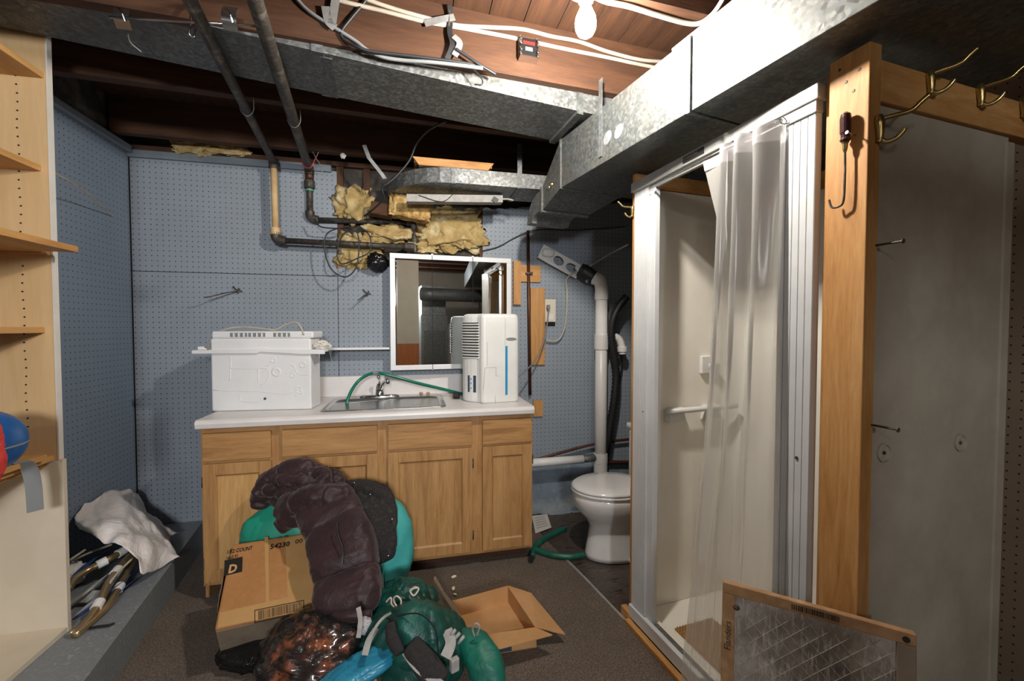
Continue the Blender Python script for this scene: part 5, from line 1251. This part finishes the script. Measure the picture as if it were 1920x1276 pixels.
link('bottom_flap', MB().obox(K(.004, -.004, .012), bex * (bw - .01), bey * .003, bez * (bd * .8)), 'card_dull', cb_)  # shade of the downward face put into the duller card colour
# black bin bag under the carton
c = atd(455, 1255, 1.66)
tag(link('bin_bag', crease(MB().blob((c.x + .06, c.y + .06, .045), (.16, .10, .045), nz=.18, sc=2.5, seed=6, nu=44, nv=26, floor=.009), .01, 9, 3), 'black_bag', smooth=True), 'slack black bin bag on the carpet under the tipped carton', 'bag')
# brown puffer jacket
jk = thing('puffer_jacket', 'dark brown quilted puffer jacket thrown over the sacks', 'jacket', aty(620, 1140, 1.7))
path = [atd(590, 928, 2.02), atd(612, 950, 1.95), atd(632, 990, 1.87), atd(645, 1035, 1.81), atd(652, 1085, 1.75), atd(655, 1125, 1.70), atd(657, 1146, 1.69)]
link('body_panel', crease(padded(path, [.10, .125, .13, .13, .128, .125, .12], [.05, .075, .085, .085, .085, .08, .06], CR, 72, quilt=3.15, qd=.34, k=26, p=.62), .008, 12, 1), 'down_brown', jk, smooth=True)
link('hem', crease(padded([atd(615, 1142, 1.66), atd(655, 1150, 1.64), atd(698, 1146, 1.66)], [.02, .022, .02], [.03, .035, .03], UP, 30, k=20), .004, 26, 3), 'down_brown', jk, smooth=True)
link('hood', crease(MB().blob(atd(578, 915, 2.04), (.185, .10, .10), rotz(-.2) @ Matrix.Rotation(.12, 3, 'Y'), nz=.20, sc=2.4, seed=14, nu=110, nv=64, p=.9), .018, 9, 2), 'down_brown', jk, smooth=True)
link('hood_wing', crease(padded([atd(484, 950, 2.00), atd(494, 930, 2.01), atd(515, 905, 2.03), atd(548, 890, 2.03), atd(590, 882, 2.03)], [.02, .05, .065, .07, .05], [.018, .035, .045, .045, .03], UP, 56, quilt=3, qd=.14, k=24, p=.8), .012, 12, 5), 'down_brown', jk, smooth=True)
link('sleeve', crease(padded([atd(528, 972, 1.95), atd(548, 948, 1.93), atd(585, 938, 1.91), atd(622, 935, 1.92), atd(655, 925, 1.97)], [.04, .055, .06, .06, .04], [.035, .05, .05, .05, .035], UP, 50, quilt=3, qd=.16, k=24, p=.8), .012, 13, 7), 'down_brown', jk, smooth=True)
link('cuff', crease(padded([atd(526, 988, 1.93), atd(545, 970, 1.92), atd(575, 965, 1.93)], [.028, .042, .04], [.024, .036, .034], UP, 36, k=18), .008, 18, 4), 'down_brown', jk, smooth=True)
link('rolled_collar', crease(padded([atd(562, 905, 1.985), atd(578, 918, 1.95), atd(602, 912, 1.955), atd(608, 893, 1.98), atd(588, 886, 1.985)], [.025, .036, .04, .036, .025], [.02, .026, .026, .026, .018], UP, 36, k=16), .007, 20, 9), 'down_brown', jk, smooth=True)
link('pocket_zip', MB().tube(spline([atd(632, 980, 1.76), atd(634, 1003, 1.74), atd(643, 1030, 1.71), atd(641, 1060, 1.685)], 6), .0028, 6), 'black_plastic', jk)
# dark fleece
fc_ = thing('fleece_liner', 'charcoal fleece liner with snap buttons beside the brown jacket', 'garment', atd(700, 1050, 1.95))
link('fleece_panel', crease(padded([atd(672, 915, 2.08), atd(696, 935, 2.02), atd(708, 965, 1.97), atd(712, 1000, 1.93), atd(712, 1030, 1.91), atd(720, 1052, 1.90)], [.06, .085, .09, .075, .07, .05], [.02, .028, .032, .03, .028, .012], CR, 36, k=12), .010, 7, 12), 'fleece', fc_, smooth=True)
link('upper_fold', crease(padded([atd(648, 915, 2.06), atd(690, 918, 2.04), atd(722, 938, 2.01), atd(738, 965, 1.98)], [.03, .04, .04, .02], [.02, .026, .026, .012], (0, 0, 1), 30, k=12), .008, 8, 14), 'fleece', fc_, smooth=True)
for px, py, d_ in ((694, 927, 1.985), (735, 973, 1.925), (728, 1042, 1.872), (664, 905, 2.02)):
    link('snap_button', MB().blob(atd(px, py, d_), (.0055, .004, .0055), nu=10, nv=6), 'steel', fc_, smooth=True)
# film bag with brown contents
c = atd(592, 1225, 1.60)
fb = thing('film_bag', 'clear shiny bag filled with dark reddish brown chunks', 'bag', (c.x, c.y, .01))
cR_ = Matrix.Rotation(-.35, 3, 'Z')
link('contents', crease(MB().blob((c.x, c.y, .115), (.165, .13, .105), cR_, nz=.22, sc=5, seed=4, nu=80, nv=50, floor=.012), .010, 22, 3), 'brown_rock', fb, smooth=True)
link('film', crease(MB().blob((c.x, c.y, .125), (.195, .155, .125), cR_, nz=.16, sc=2.2, seed=7, nu=64, nv=40, floor=.009), .012, 11, 8), 'film', fb, smooth=True)
link('neck', crease(padded([atd(625, 1180, 1.66), atd(648, 1155, 1.66), atd(668, 1140, 1.67)], [.07, .06, .05], [.05, .045, .03], CR, 28, k=10), .012, 13, 3), 'black_bag', fb, smooth=True)
q = atd(684, 1172, 1.60)
tag(link('yarn_ball', crease(MB().blob(q, (.024, .024, .03), nu=30, nv=20), .004, 60, 2), 'yarn', smooth=True), 'small speckled pale ball between the bag and the backpack', 'ball')
# blue pouch
c = atd(662, 1264, 1.47)
tag(link('blue_pouch', crease(MB().blob(c, (.15, .055, .03), rotz(.25) @ Matrix.Rotation(-.30, 3, 'Y'), nz=.12, sc=2.5, seed=5, nu=40, nv=22, p=.7), .008, 9, 6), 'blue_bag', smooth=True), 'glossy sky blue pouch lying in front of the brown filled bag', 'pouch')
c = atd(712, 1290, 1.58)
tag(link('card_scrap', MB().cbox((c.x, c.y, .052), (.16, .06, .06), rotz(.3) @ Matrix.Rotation(.25, 3, 'Y')), 'card_in', bevel=.003), 'orange brown cardboard corner poking up under the blue pouch', 'cardboard')
# green backpack
bpk = thing('backpack', 'dark green hiking backpack with grey straps lying on the carpet', 'backpack', atd(830, 1290, 1.6))
def W_(px, py, d_): return atd(px, py, d_)
c = W_(778, 1225, 1.63); c.z = .135
RB = rotz(-.55)
link('main_body', crease(MB().blob(c, (.20, .145, .13), RB, nz=.1, sc=2, seed=2, nu=110, nv=64, p=.85, floor=.009), .013, 7, 2, .18), 'pack_green', bpk, smooth=True)
link('lid_pocket', crease(MB().blob(W_(757, 1130, 1.74), (.105, .085, .075), RB, nz=.14, sc=2.4, seed=5, nu=80, nv=50, p=.85), .013, 9, 3, .18), 'pack_green', bpk, smooth=True)
link('lid_pocket', crease(MB().blob(W_(795, 1128, 1.78), (.055, .06, .06), RB, nz=.14, sc=2.4, seed=6, nu=32, nv=20), .007, 13, 5), 'pack_green', bpk, smooth=True)
link('front_pocket', crease(padded([W_(752, 1158, 1.60), W_(780, 1165, 1.55), W_(803, 1195, 1.52), W_(815, 1235, 1.50)], [.05, .075, .075, .04], [.04, .06, .06, .03], CR, 60, k=26), .011, 9, 4, .2), 'pack_green', bpk, smooth=True)
link('side_pocket', crease(padded([W_(862, 1198, 1.60), W_(888, 1215, 1.55), W_(908, 1250, 1.50), W_(920, 1290, 1.47)], [.035, .055, .06, .05], [.03, .045, .05, .045], CR, 60, k=26), .010, 8, 9, .2), 'pack_bright', bpk, smooth=True)
link('hip_pad', padded([W_(733, 1165, 1.515), W_(738, 1195, 1.485), W_(752, 1225, 1.465)], [.018, .026, .018], [.015, .02, .014], CR, 22, k=10), 'pad_black', bpk, smooth=True)
link('back_mesh', padded([W_(768, 1205, 1.455), W_(795, 1240, 1.425), W_(825, 1285, 1.395)], [.03, .042, .045], [.014, .018, .018], CR, 26, k=10), 'pad_black', bpk, smooth=True)
link('trim_band', flatband([W_(760, 1222, 1.445), W_(780, 1248, 1.410), W_(805, 1268, 1.395), W_(835, 1288, 1.375)], .012, .003, CR), 'strap_grey', bpk)
link('strap', flatband([W_(838, 1180, 1.505), W_(845, 1205, 1.465), W_(835, 1232, 1.435)], .018, .002, CR), 'strap_grey', bpk)
link('strap', flatband([W_(820, 1172, 1.535), W_(838, 1185, 1.515), W_(850, 1195, 1.505)], .010, .002, CR), 'strap_grey', bpk)
link('strap', flatband([W_(705, 1178, 1.535), W_(692, 1200, 1.485), W_(684, 1228, 1.455)], .011, .002, CR), 'strap_grey', bpk)
link('strap', flatband([W_(748, 1142, 1.595), W_(722, 1155, 1.535), W_(703, 1178, 1.500), (W_(690, 1210, 1.475))], .005, .002, CR), 'strap_grey', bpk)
link('strap', flatband([W_(672, 1138, 1.535), W_(676, 1165, 1.505), W_(672, 1195, 1.485)], .008, .002, CR), 'strap_grey', bpk)
for x_, y_ in ((848, 1186), (856, 1192), (864, 1198)):
    link('buckle', MB().tube([W_(x_ - 5, y_ + 7, 1.49), W_(x_ + 6, y_ - 6, 1.49)], .006, 8), 'strap_grey', bpk, smooth=True)
link('buckle', MB().cbox(W_(852, 1245, 1.435), (.03, .02, .045), rotz(.4)), 'strap_grey', bpk, bevel=.004)
link('pull_loop', MB().tube(spline([W_(890, 1192, 1.525), W_(886, 1178, 1.515), W_(892, 1168, 1.510), (W_(899, 1174, 1.510)), W_(894, 1190, 1.515)], 6), .0035, 7), 'strap_grey', bpk, smooth=True)
link('drawcord', MB().tube(spline([W_(724, 1128, 1.600), W_(733, 1120, 1.595), W_(735, 1133, 1.590), W_(748, 1140, 1.575), W_(752, 1125, 1.575), W_(744, 1117, 1.580), W_(738, 1124, 1.585), W_(748, 1143, 1.570)], 6), .0032, 7), 'cord_pale', bpk, smooth=True)
link('drawcord', MB().tube(spline([W_(770, 1108, 1.620), W_(778, 1100, 1.625), W_(785, 1104, 1.625), W_(776, 1116, 1.610), W_(769, 1106, 1.615), W_(782, 1101, 1.620)], 6), .0032, 7), 'cord_pale', bpk, smooth=True)
link('drawcord', MB().tube(spline([W_(803, 1150, 1.595), W_(810, 1148, 1.595), W_(806, 1156, 1.585), W_(815, 1160, 1.585)], 6), .003, 7), 'cord_pale', bpk, smooth=True)
link('zip', MB().tube(spline([W_(745, 1155, 1.500), W_(785, 1150, 1.475), W_(815, 1178, 1.440), W_(822, 1225, 1.415)], 6), .0025, 6), 'black_plastic', bpk)
# open cardboard box
H_ = .095
bp4 = [atz(843, 1127, H_), atz(953, 1097, H_), atz(1006, 1176, H_), atz(880, 1195, H_)]
obx = thing('open_carton', 'empty open brown carton on the carpet beside the backpack', 'carton', sum(bp4, V((0, 0, 0))) / 4 - V((0, 0, H_)))
z0_ = .009; cen = sum(bp4, V()) / 4
base4 = [V((p.x, p.y, z0_)) for p in bp4]
link('carton_base', MB().prism(base4, (0, 0, .004)), 'card_in', obx)
mid = [base4[0].lerp(base4[3], .62), base4[1].lerp(base4[2], .62)]
link('base_flap', MB().prism([V((p.x, p.y, z0_ + .0045)) for p in (base4[0], base4[1], mid[1], mid[0])], (0, 0, .003)), 'card_in', obx)
for i in range(4):
    a, b_ = bp4[i], bp4[(i + 1) % 4]; n = V((b_.y - a.y, a.x - b_.x, 0)).normalized(); n = n if n.dot(cen - a) > 0 else -n
    a0, b0 = base4[i], base4[(i + 1) % 4]
    w = link('carton_wall', MB().hexa([a0, b0, b0 + n * .004, a0 + n * .004, a, b_, b_ + n * .004, a + n * .004]), 'card_dull' if i == 3 else 'card_in', obx)
fl1 = [bp4[1], bp4[2], atz(1060, 1188, .05), atz(996, 1111, .085)]
link('flap', MB().prism(fl1, (0, 0, -.004)), 'card_in', obx)
fl2 = [bp4[3], bp4[2], atz(1036, 1189, .10), atz(918, 1220, .10)]
link('flap', MB().prism(fl2, (0, 0, -.004)), 'card_in', obx)
n = (bp4[0] - cen).normalized() * .03
ff = [bp4[3], bp4[3].lerp(bp4[0], .5) + V((0, 0, .02)), bp4[0] + V((0, 0, .012)), atz(832, 1110, .14), atz(815, 1080, .19), atz(813, 1085, .18), atz(835, 1140, .12)]
link('torn_flap', MB().prism(ff, (.004, .001, 0)), 'card_dull', obx)
q0, q1 = base4[3].lerp(base4[2], .35), base4[3].lerp(base4[2], .62); n = (q0 - cen); n.z = 0; n.normalize()
link('printed_patch', MB().prism([q0 + V((0, 0, .01)) + n * .006, q1 + V((0, 0, .01)) + n * .006, q1 + V((0, 0, .06)) + n * .006, q0 + V((0, 0, .06)) + n * .006], n * .0008), 'panel_grey', obx)
q0, q1 = bp4[3].lerp(bp4[0], .22), bp4[3].lerp(bp4[0], .32)
link('white_label', MB().prism([q0 + V((0, 0, -.03)) , q1 + V((0, 0, -.03)), q1 + V((0, 0, .0)), q0 + V((0, 0, .0))], (-.002, -.001, 0)), 'paper', obx)
for k, (px, py, s, lab) in enumerate(((851, 1080, .012, 'packing peanut at the foot of the cabinet'), (850, 1102, .012, 'packing peanut on the carpet behind the open carton'), (853, 1113, .009, 'thin pale splinter behind the open carton'))):
    q = atz(px, py, .016)
    tag(link('packing_peanut' if k < 2 else 'splinter', MB().blob((q.x, q.y, .015), (s * 1.3, s * .8, .007 if k < 2 else .003), rotz(.4 + k), nz=.2, seed=k, nu=12, nv=8), 'peanut', smooth=True), lab, 'packing peanut' if k < 2 else 'splinter')

# ================================================================ shower curtain, mat, air filter
cur = thing('shower_curtain', 'clear plastic shower curtain bunched at the near side of the stall', 'curtain', sp_(.6, -.03, .03))
zt0 = zs(1430, 240, -.03)
ua, ub_, uc, ue = ub(1347, 300, -.03), ub(1463, 300, -.03), ub(1288, 1240, -.06), ub(1458, 1100, -.04)
def curt(s, t, off=0.0):
    e = t ** 1.3
    s2 = s ** .85
    u_ = (ua + (ub_ - ua) * s2) * (1 - e) + (uc + (ue - uc) * s) * e
    amp = .032 * (1 - .8 * min(1, 1.6 * e))
    ph = 2 * math.pi * (3.1 * s + .45 * math.sin(3 * s))
    v_ = -.036 - .050 * e * (1 - s * .6) + amp * math.sin(ph) + .010 * math.sin(2.1 * ph + 4 * t) * (1 - .5 * e) + .004 * noise.noise(V((s * 9, t * 7, 0)))
    u_ += .012 * math.cos(ph) * (1 - e) + .006 * noise.noise(V((s * 6, t * 5, 3)))
    z_ = zt0 - .055 * (1 - min(1, s * 3.2)) ** 2
    z_ = z_ + (.03 + .02 * s - z_) * t
    return sp_(u_, min(v_, -.028 if t > .02 else v_), z_) if False else sp_(u_, v_, z_)
link('curtain_sheet', MB().grid(lambda s, t: curt(s, .03 + .97 * t), 120, 70), 'curtain', cur, smooth=True)
link('top_hem', MB().grid(lambda s, t: curt(s, .031 * t), 120, 3), 'curtain_hem', cur, smooth=True)
cnr = [(1318, 303), (1366, 286), (1370, 300), (1368, 420), (1364, 482)]
def cp_(px, py, v): return sp_(ub(px, py, v), v, zs(px, py, v))
link('folded_corner', MB().grid(lambda s, t: cp_(1318 + 46 * s + 44 * t * (1 - s), 303 - 17 * s + t * (180 - 40 * s), -.05 + .012 * math.sin(4 * s + 2 * t)), 10, 14), 'curtain', cur, smooth=True)
link('folded_hem', MB().grid(lambda s, t: cp_(1318 + 46 * s + 3 * t * (1 - s), 303 - 17 * s + t * 18, -.052 + .012 * math.sin(4 * s)), 10, 3), 'curtain_hem', cur, smooth=True)
rz = ZH - .062
link('rod', MB().tube([sp_(uJ1 + .01, -.03, rz), sp_(uP0 - .005, -.03, rz)], .005, 10), 'steel', cur, smooth=True)
for k in range(9):
    s = .02 + k * .118; p = curt(s, .008); pr = sp_((p - SA).dot(su), -.03, rz)
    link('curtain_hook', MB().tube(spline([p + V((0, 0, .0)), p.lerp(pr, .5) + su * .008, pr + V((0, 0, .006)) + su * .004, pr + V((0, 0, .004)) - su * .008, p.lerp(pr, .5) - su * .006, p], 4), .0016, 6), 'chrome', cur, smooth=True)
# straw coloured bath mat
mz = .046
t_ = [sp_(uJ1 + .02, .10, mz), sp_(uJ1 + .02, .30, mz), sp_(uJ1 + .42, .32, mz), sp_(uJ1 + .45, .10, mz)]
bmq = thing('bath_mat', 'straw brown bristle mat inside the shower tray', 'mat', t_[0])
link('mat_base', MB().prism(t_, (0, 0, .006)), 'mat_straw', bmq)
br2 = MB()
for i in range(26):
    for j in range(14):
        p = t_[0].lerp(t_[3], (i + .5) / 26).lerp(t_[1].lerp(t_[2], (i + .5) / 26), (j + .5) / 14)
        br2.tube([p + V((0, 0, .006)), p + V((0, 0, .017))], .0022, 4)
b2 = link('bristles', br2, 'mat_straw', bmq); b2['kind'] = 'stuff'
# furnace filter leaning on the post
fz = .66
T0, T1 = atz(1355, 1090, fz), atz(1719, 1190, fz); fex = T1 - T0; fw_ = fex.length; fex.normalize()
fn_ = V((fex.y, -fex.x, 0)); fn_ = fn_ if fn_.dot(EYE - T0) > 0 else -fn_
fn_.z = 0; fn_.normalize(); lean = .07
fey = V((-fn_.x * lean, -fn_.y * lean, fz - .010)); fhh = fey.length; fey.normalize(); fnn = fex.cross(fey); fnn = fnn if fnn.dot(fn_) > 0 else -fnn
fb0 = T0 - fey * fhh
af = thing('furnace_filter', 'dirty furnace air filter in a cardboard frame leaning on the pine post', 'air filter', fb0 + fex * fw_ / 2)
def G(x, y, z=0.0): return fb0 + fex * x + fey * y + fnn * z
rw = .034
def gbox(x0_, x1_, y0_, y1_, z0_, z1_): return MB().obox(G(x0_, y0_, z0_), fex * (x1_ - x0_), fey * (y1_ - y0_), fnn * (z1_ - z0_))
link('pad', gbox(rw * .7, fw_ - rw * .7, rw * .7, fhh - rw * .7, -.016, -.004), 'filter_mesh', af)
link('frame_rail', gbox(0, fw_, fhh - rw * .8, fhh, -.020, 0), 'filter_frame', af, bevel=.002)
link('frame_rail', gbox(0, fw_, 0, rw, -.020, 0), 'filter_frame', af, bevel=.002)
link('frame_rail', gbox(0, rw * .9, rw, fhh - rw * .8, -.020, 0), 'filter_frame', af, bevel=.002)
link('frame_rail', gbox(fw_ - rw, fw_, rw, fhh - rw * .8, -.020, 0), 'card_dull', af, bevel=.002)
wires = MB()
for k in range(1, 26):
    s = k / 26 * (fw_ + fhh)
    for sg in (1, -1):
        a0 = max(rw, s - (fhh - rw)); a1 = min(fw_ - rw, s - rw)
        if a1 - a0 < .02: continue
        P0_, P1_ = (a0, s - a0), (a1, s - a1)
        if sg < 0: P0_, P1_ = (fw_ - P0_[0], P0_[1]), (fw_ - P1_[0], P1_[1])
        if not (rw * .5 < P0_[1] < fhh and rw * .5 < P1_[1] < fhh): continue
        wires.tube([G(P0_[0], P0_[1], -.003), G(P1_[0], P1_[1], -.003)], .0007, 4)
wq = link('wire_lattice', wires, 'strap_grey', af); wq['kind'] = 'stuff'
text('lettering', 'Flanders', .022, G(.022, fhh - .17, .0006), fey, -fex, 'ink', af)
text('lettering', 'LLL LL LL LLL L', .010, G(.16, fhh - .018, .0006), fex, fey, 'ink', af) if False else None
bb = MB(); random.seed(9); x_ = .155
while x_ < .25:
    w = random.choice((.0012, .002, .003)); bb.obox(G(x_, fhh - .020, .0002), fex * w, fey * .013, fnn * .0004); x_ += w + random.choice((.0012, .002))
q = link('barcode', bb, 'ink', af); q['kind'] = 'stuff'
link('printed_mark', MB().lathe([(.007, 0), (.007, .0004), (.0055, .0004), (.0055, .0002)], G(.42 * fw_ / .44, fhh - .016, .0002), fnn, n=18), 'ink', af) if fw_ > .3 else None
link('wire_tag', MB().blob(G(.035, fhh - .055, .004), (.008, .006, .006), nu=10, nv=6), 'iron', af)

# ================================================================ wiring along the joists
jf = V((0, 1.755, 0)) - jn * .046
def onj(px, py, out=.006):
    """on the face of the joist in front of the cross duct"""
    t = (jf - jn * out - EYE).dot(jn) / ray(px, py).dot(jn); p = EYE + ray(px, py) * t
    if p.z > ZS - .012: p = atz(px, py, ZS - .012)
    return p
def jcable(name, pts, r, m, lab): return cable(name, [onj(x, y, .006 if len(q_) == 0 else q_[0]) for x, y, *q_ in pts], r, m, lab)
jcable('house_cable', [(600, -12), (640, 2), (715, 20), (793, 40), (850, 50), (905, 60), (967, 72), (1060, 92), (1140, 108), (1185, 118), (1235, 128)], .0075, 'cable_white', 'lower white house cable stapled along the lit joist')
jcable('house_cable', [(660, -12), (690, 0), (740, 17), (793, 32), (853, 47), (915, 51), (980, 55), (1033, 68), (1085, 78), (1140, 97), (1200, 112), (1248, 116)], .0075, 'cable_white', 'upper white house cable running along the lit joist')
jcable('grey_cable', [(545, -15), (575, 18), (610, 42), (640, 60), (668, 78), (690, 95), (718, 107), (755, 113), (800, 116, .02), (850, 121, .03), (905, 128, .03)], .007, 'cable_grey', 'grey cable sagging along the lower edge of the joist')
jcable('black_cable', [(700, -20), (680, 8), (655, 38), (640, 60), (646, 76), (670, 88, .02), (700, 97, .02), (770, 105, .02), (850, 115, .02), (893, 122, .02)], .006, 'cable_black', 'black cable looping down the joist to the duct top')
jcable('black_lead', [(855, 92, .03), (875, 105, .03), (900, 122, .03), (930, 140, .02)], .006, 'cable_black', 'short black lead below the taped hanger')
jcable('hanging_wire', [(880, 125, .02), (898, 140, .03), (905, 152, .03), (902, 159, .03), (890, 158, .02)], .003, 'cable_black', 'thin black wire curl hanging at the duct edge')
hg = thing('taped_hanger', 'black strap hanger wrapped in silver tape on the lit joist', 'hanger', onj(848, 100))
link('strap', flatband([onj(843, 10), onj(845, 35, .012), onj(843, 60, .014), onj(848, 85, .02), onj(838, 112, .014)], .010, .003, jd), 'rubber', hg)
link('tape_wrap', flatband([onj(796, 44, .012), onj(820, 38, .016), onj(852, 32, .018)], .012, .002, UP), 'tape_silver', hg)
link('tape_wrap', flatband([onj(850, 68, .022), onj(862, 82, .026), onj(852, 105, .024)], .012, .002, jd), 'tape_silver', hg)
link('stem', MB().tube([onj(843, 12, .012), onj(841, 50, .016)], .005, 8), 'iron', hg)
tt_ = MB(); 
for pts in ([(631, -12), (626, 20), (622, 46)], [(610, 12), (616, 40), (628, 52)]):
    tag(link('tape_strip', flatband([onj(x, y, .012) for x, y in pts], .014, .001, jd), 'tape_silver'), 'long silver tape strip on the joist over the grey cable' if pts[0][1] < 0 else 'short silver tape strip crossing the longer one', 'tape')
c = onj(988, 97, .001)
tg = thing('clip_box', 'small black box with chrome spring clips on the lit joist', 'box', c)
R_ = Matrix((jd, jn, UP)).transposed()
link('box_body', MB().cbox(c - jn * .014, (.085, .026, .075), R_), 'black_plastic', tg, bevel=.003)
link('red_label', MB().cbox(c - jn * .0276 + UP * .018, (.05, .001, .012), R_), 'red_dot', tg)
link('white_label', MB().cbox(c - jn * .0276 + UP * -.006, (.03, .001, .014), R_), 'strap_grey', tg)
for sx3 in (-1, 1):
    for sz3 in (-1, 1):
        q = c - jn * .028 + jd * (.036 * sx3) + UP * (.022 * sz3)
        link('spring_clip', MB().tube(spline([q + UP * .016, q - jn * .010 + UP * .006, q - jn * .002 - UP * .004, q - jn * .010 - UP * .016], 4), .005, 8), 'chrome', tg, smooth=True)
link('base_lip', MB().cbox(c - jn * .02 - UP * .042, (.08, .04, .004), R_), 'chrome', tg)
# feed to the lamp on the next joist
zq = ZJ - .012
cable('lamp_cable', [atz(x, y, zq) for x, y in ((1090, -22), (1132, 1), (1180, 12), (1235, 29), (1285, 43), (1312, 44), (1335, 28), (1352, 5), (1365, -20))], .008, 'cable_white', 'white cable from the bare bulb toward the main duct')
cable('duct_cable', [dp((atz(x, y, Z1 + .01) - DE).dot(du), .012, Z1 + .012) for x, y in ((1262, 95), (1285, 75), (1310, 55), (1335, 35), (1365, 8), (1380, -10))], .006, 'cable_white', 'white cable lying along the top edge of the main duct')
# tension rod with clips across the joist
zq = 2.345
r0_, r1_ = atz(205, 32, zq), atz(488, 49, zq)
rd_ = thing('hanging_rod', 'thin steel rod with chrome clips hung below the joists', 'rod', r0_)
link('rod_bar', MB().tube([r0_, r1_], .0042, 8), 'steel', rd_, smooth=True)
for px, py in ((232, 39), (432, 41)):
    q = atz(px, py, zq); 
    cl_ = link('clip', flatband([q + V((0, .012, .055)), q + V((0, -.008, .03)), q + V((0, -.012, 0)), q + V((0, .004, -.025))], .022, .0015, (1, 0, 0)), 'steel', rd_)
    link('clip_spring', MB().tube(spline([q + V((-.008, -.016, .03)), q + V((.006, -.022, .015)), q + V((.012, -.014, -.01))], 4), .003, 6), 'chrome', cl_)
q = atz(360, 48, zq)
link('hook', MB().tube(spline([q + V((.02, 0, .07)), q + V((0, -.005, .03)), q + V((.0, -.008, .0)), q + V((-.006, -.006, -.03)), q + V((.004, 0, -.035)), q + V((.010, 0, -.005))], 6), .0032, 8), 'chrome', rd_, smooth=True)
cable('white_thread', [atz(240, 63, zq - .02), atz(245, 80, zq - .03), atz(265, 97, zq - .035)], .0018, 'cable_white', 'short white thread dangling from the rod clip', 'thread')

# ================================================================ behind the viewpoint (seen in the mirror)
by = -1.2
bd_ = thing('leaning_board', 'tall beige board with an orange wood foot behind the viewpoint', 'board', (.41, by, 0))
link('board', MB().box((.25, by, 1.10), (.58, by + .03, 2.39)), 'box_wall', bd_, bevel=.003)
link('foot', MB().box((.25, by, .008), (.58, by + .035, 1.099)), 'door_wood', bd_, bevel=.003)
fu = thing('furnace', 'grey sheet metal furnace behind the viewpoint', 'furnace', (.84, -1.6, 0))
link('cabinet_shell', MB().box((.63, -1.95, .008), (1.06, -1.3, 1.55)), 'galv_old', fu, bevel=.006)
link('plenum', MB().box((.65, -1.9, 1.551), (1.04, -1.35, 2.03)), 'galv_old', fu, bevel=.004)
link('door_panel', MB().box((.67, -1.30, .2), (1.02, -1.285, 1.3)), 'galv', fu, bevel=.004)
tag(link('flue_pipe', MB().tube([(.59, -1.0, 1.86), (.74, -1.02, 1.86), (1.1, -1.05, 1.86), (1.6, -1.1, 1.86)], .10, 20), 'galv_old', smooth=True), 'round grey flue pipe crossing the room behind the viewpoint', 'pipe')

# ================================================================ bare bulbs (the room's lamps)
def lamp(x, y, z, glow, label):
    t = thing('bare_bulb_lamp', label, 'lamp', (x, y, z))
    link('lampholder', MB().lathe([(.055, 0), (.055, -.012), (.038, -.022), (.024, -.03), (.022, -.05)], (x, y, z - .001), n=24), 'porcelain', t, smooth=False)
    bl = link('bulb', MB().lathe([(.014, -.052), (.016, -.065), (.022, -.08), (.030, -.098), (.0325, -.115), (.031, -.132), (.024, -.147), (.012, -.156), (.001, -.158)], (x, y, z), n=24), glow, t, smooth=True)
    link('screw_base', MB().lathe([(.0165, -.048), (.0165, -.058), (.0145, -.06)], (x, y, z), n=16), 'steel', t)
    return t
bp = atz(1098, 70, ZJ - .158)
lamp(bp.x, bp.y, ZJ, 'bulb_glow', 'glowing bare bulb in a white lampholder under the joist')
lamp(-.95, -1.38, ZJ, 'bulb_glow_rear', 'second bare bulb on a joist behind the viewpoint')

for o in bpy.data.objects:
    if '_o' in o: del o['_o']
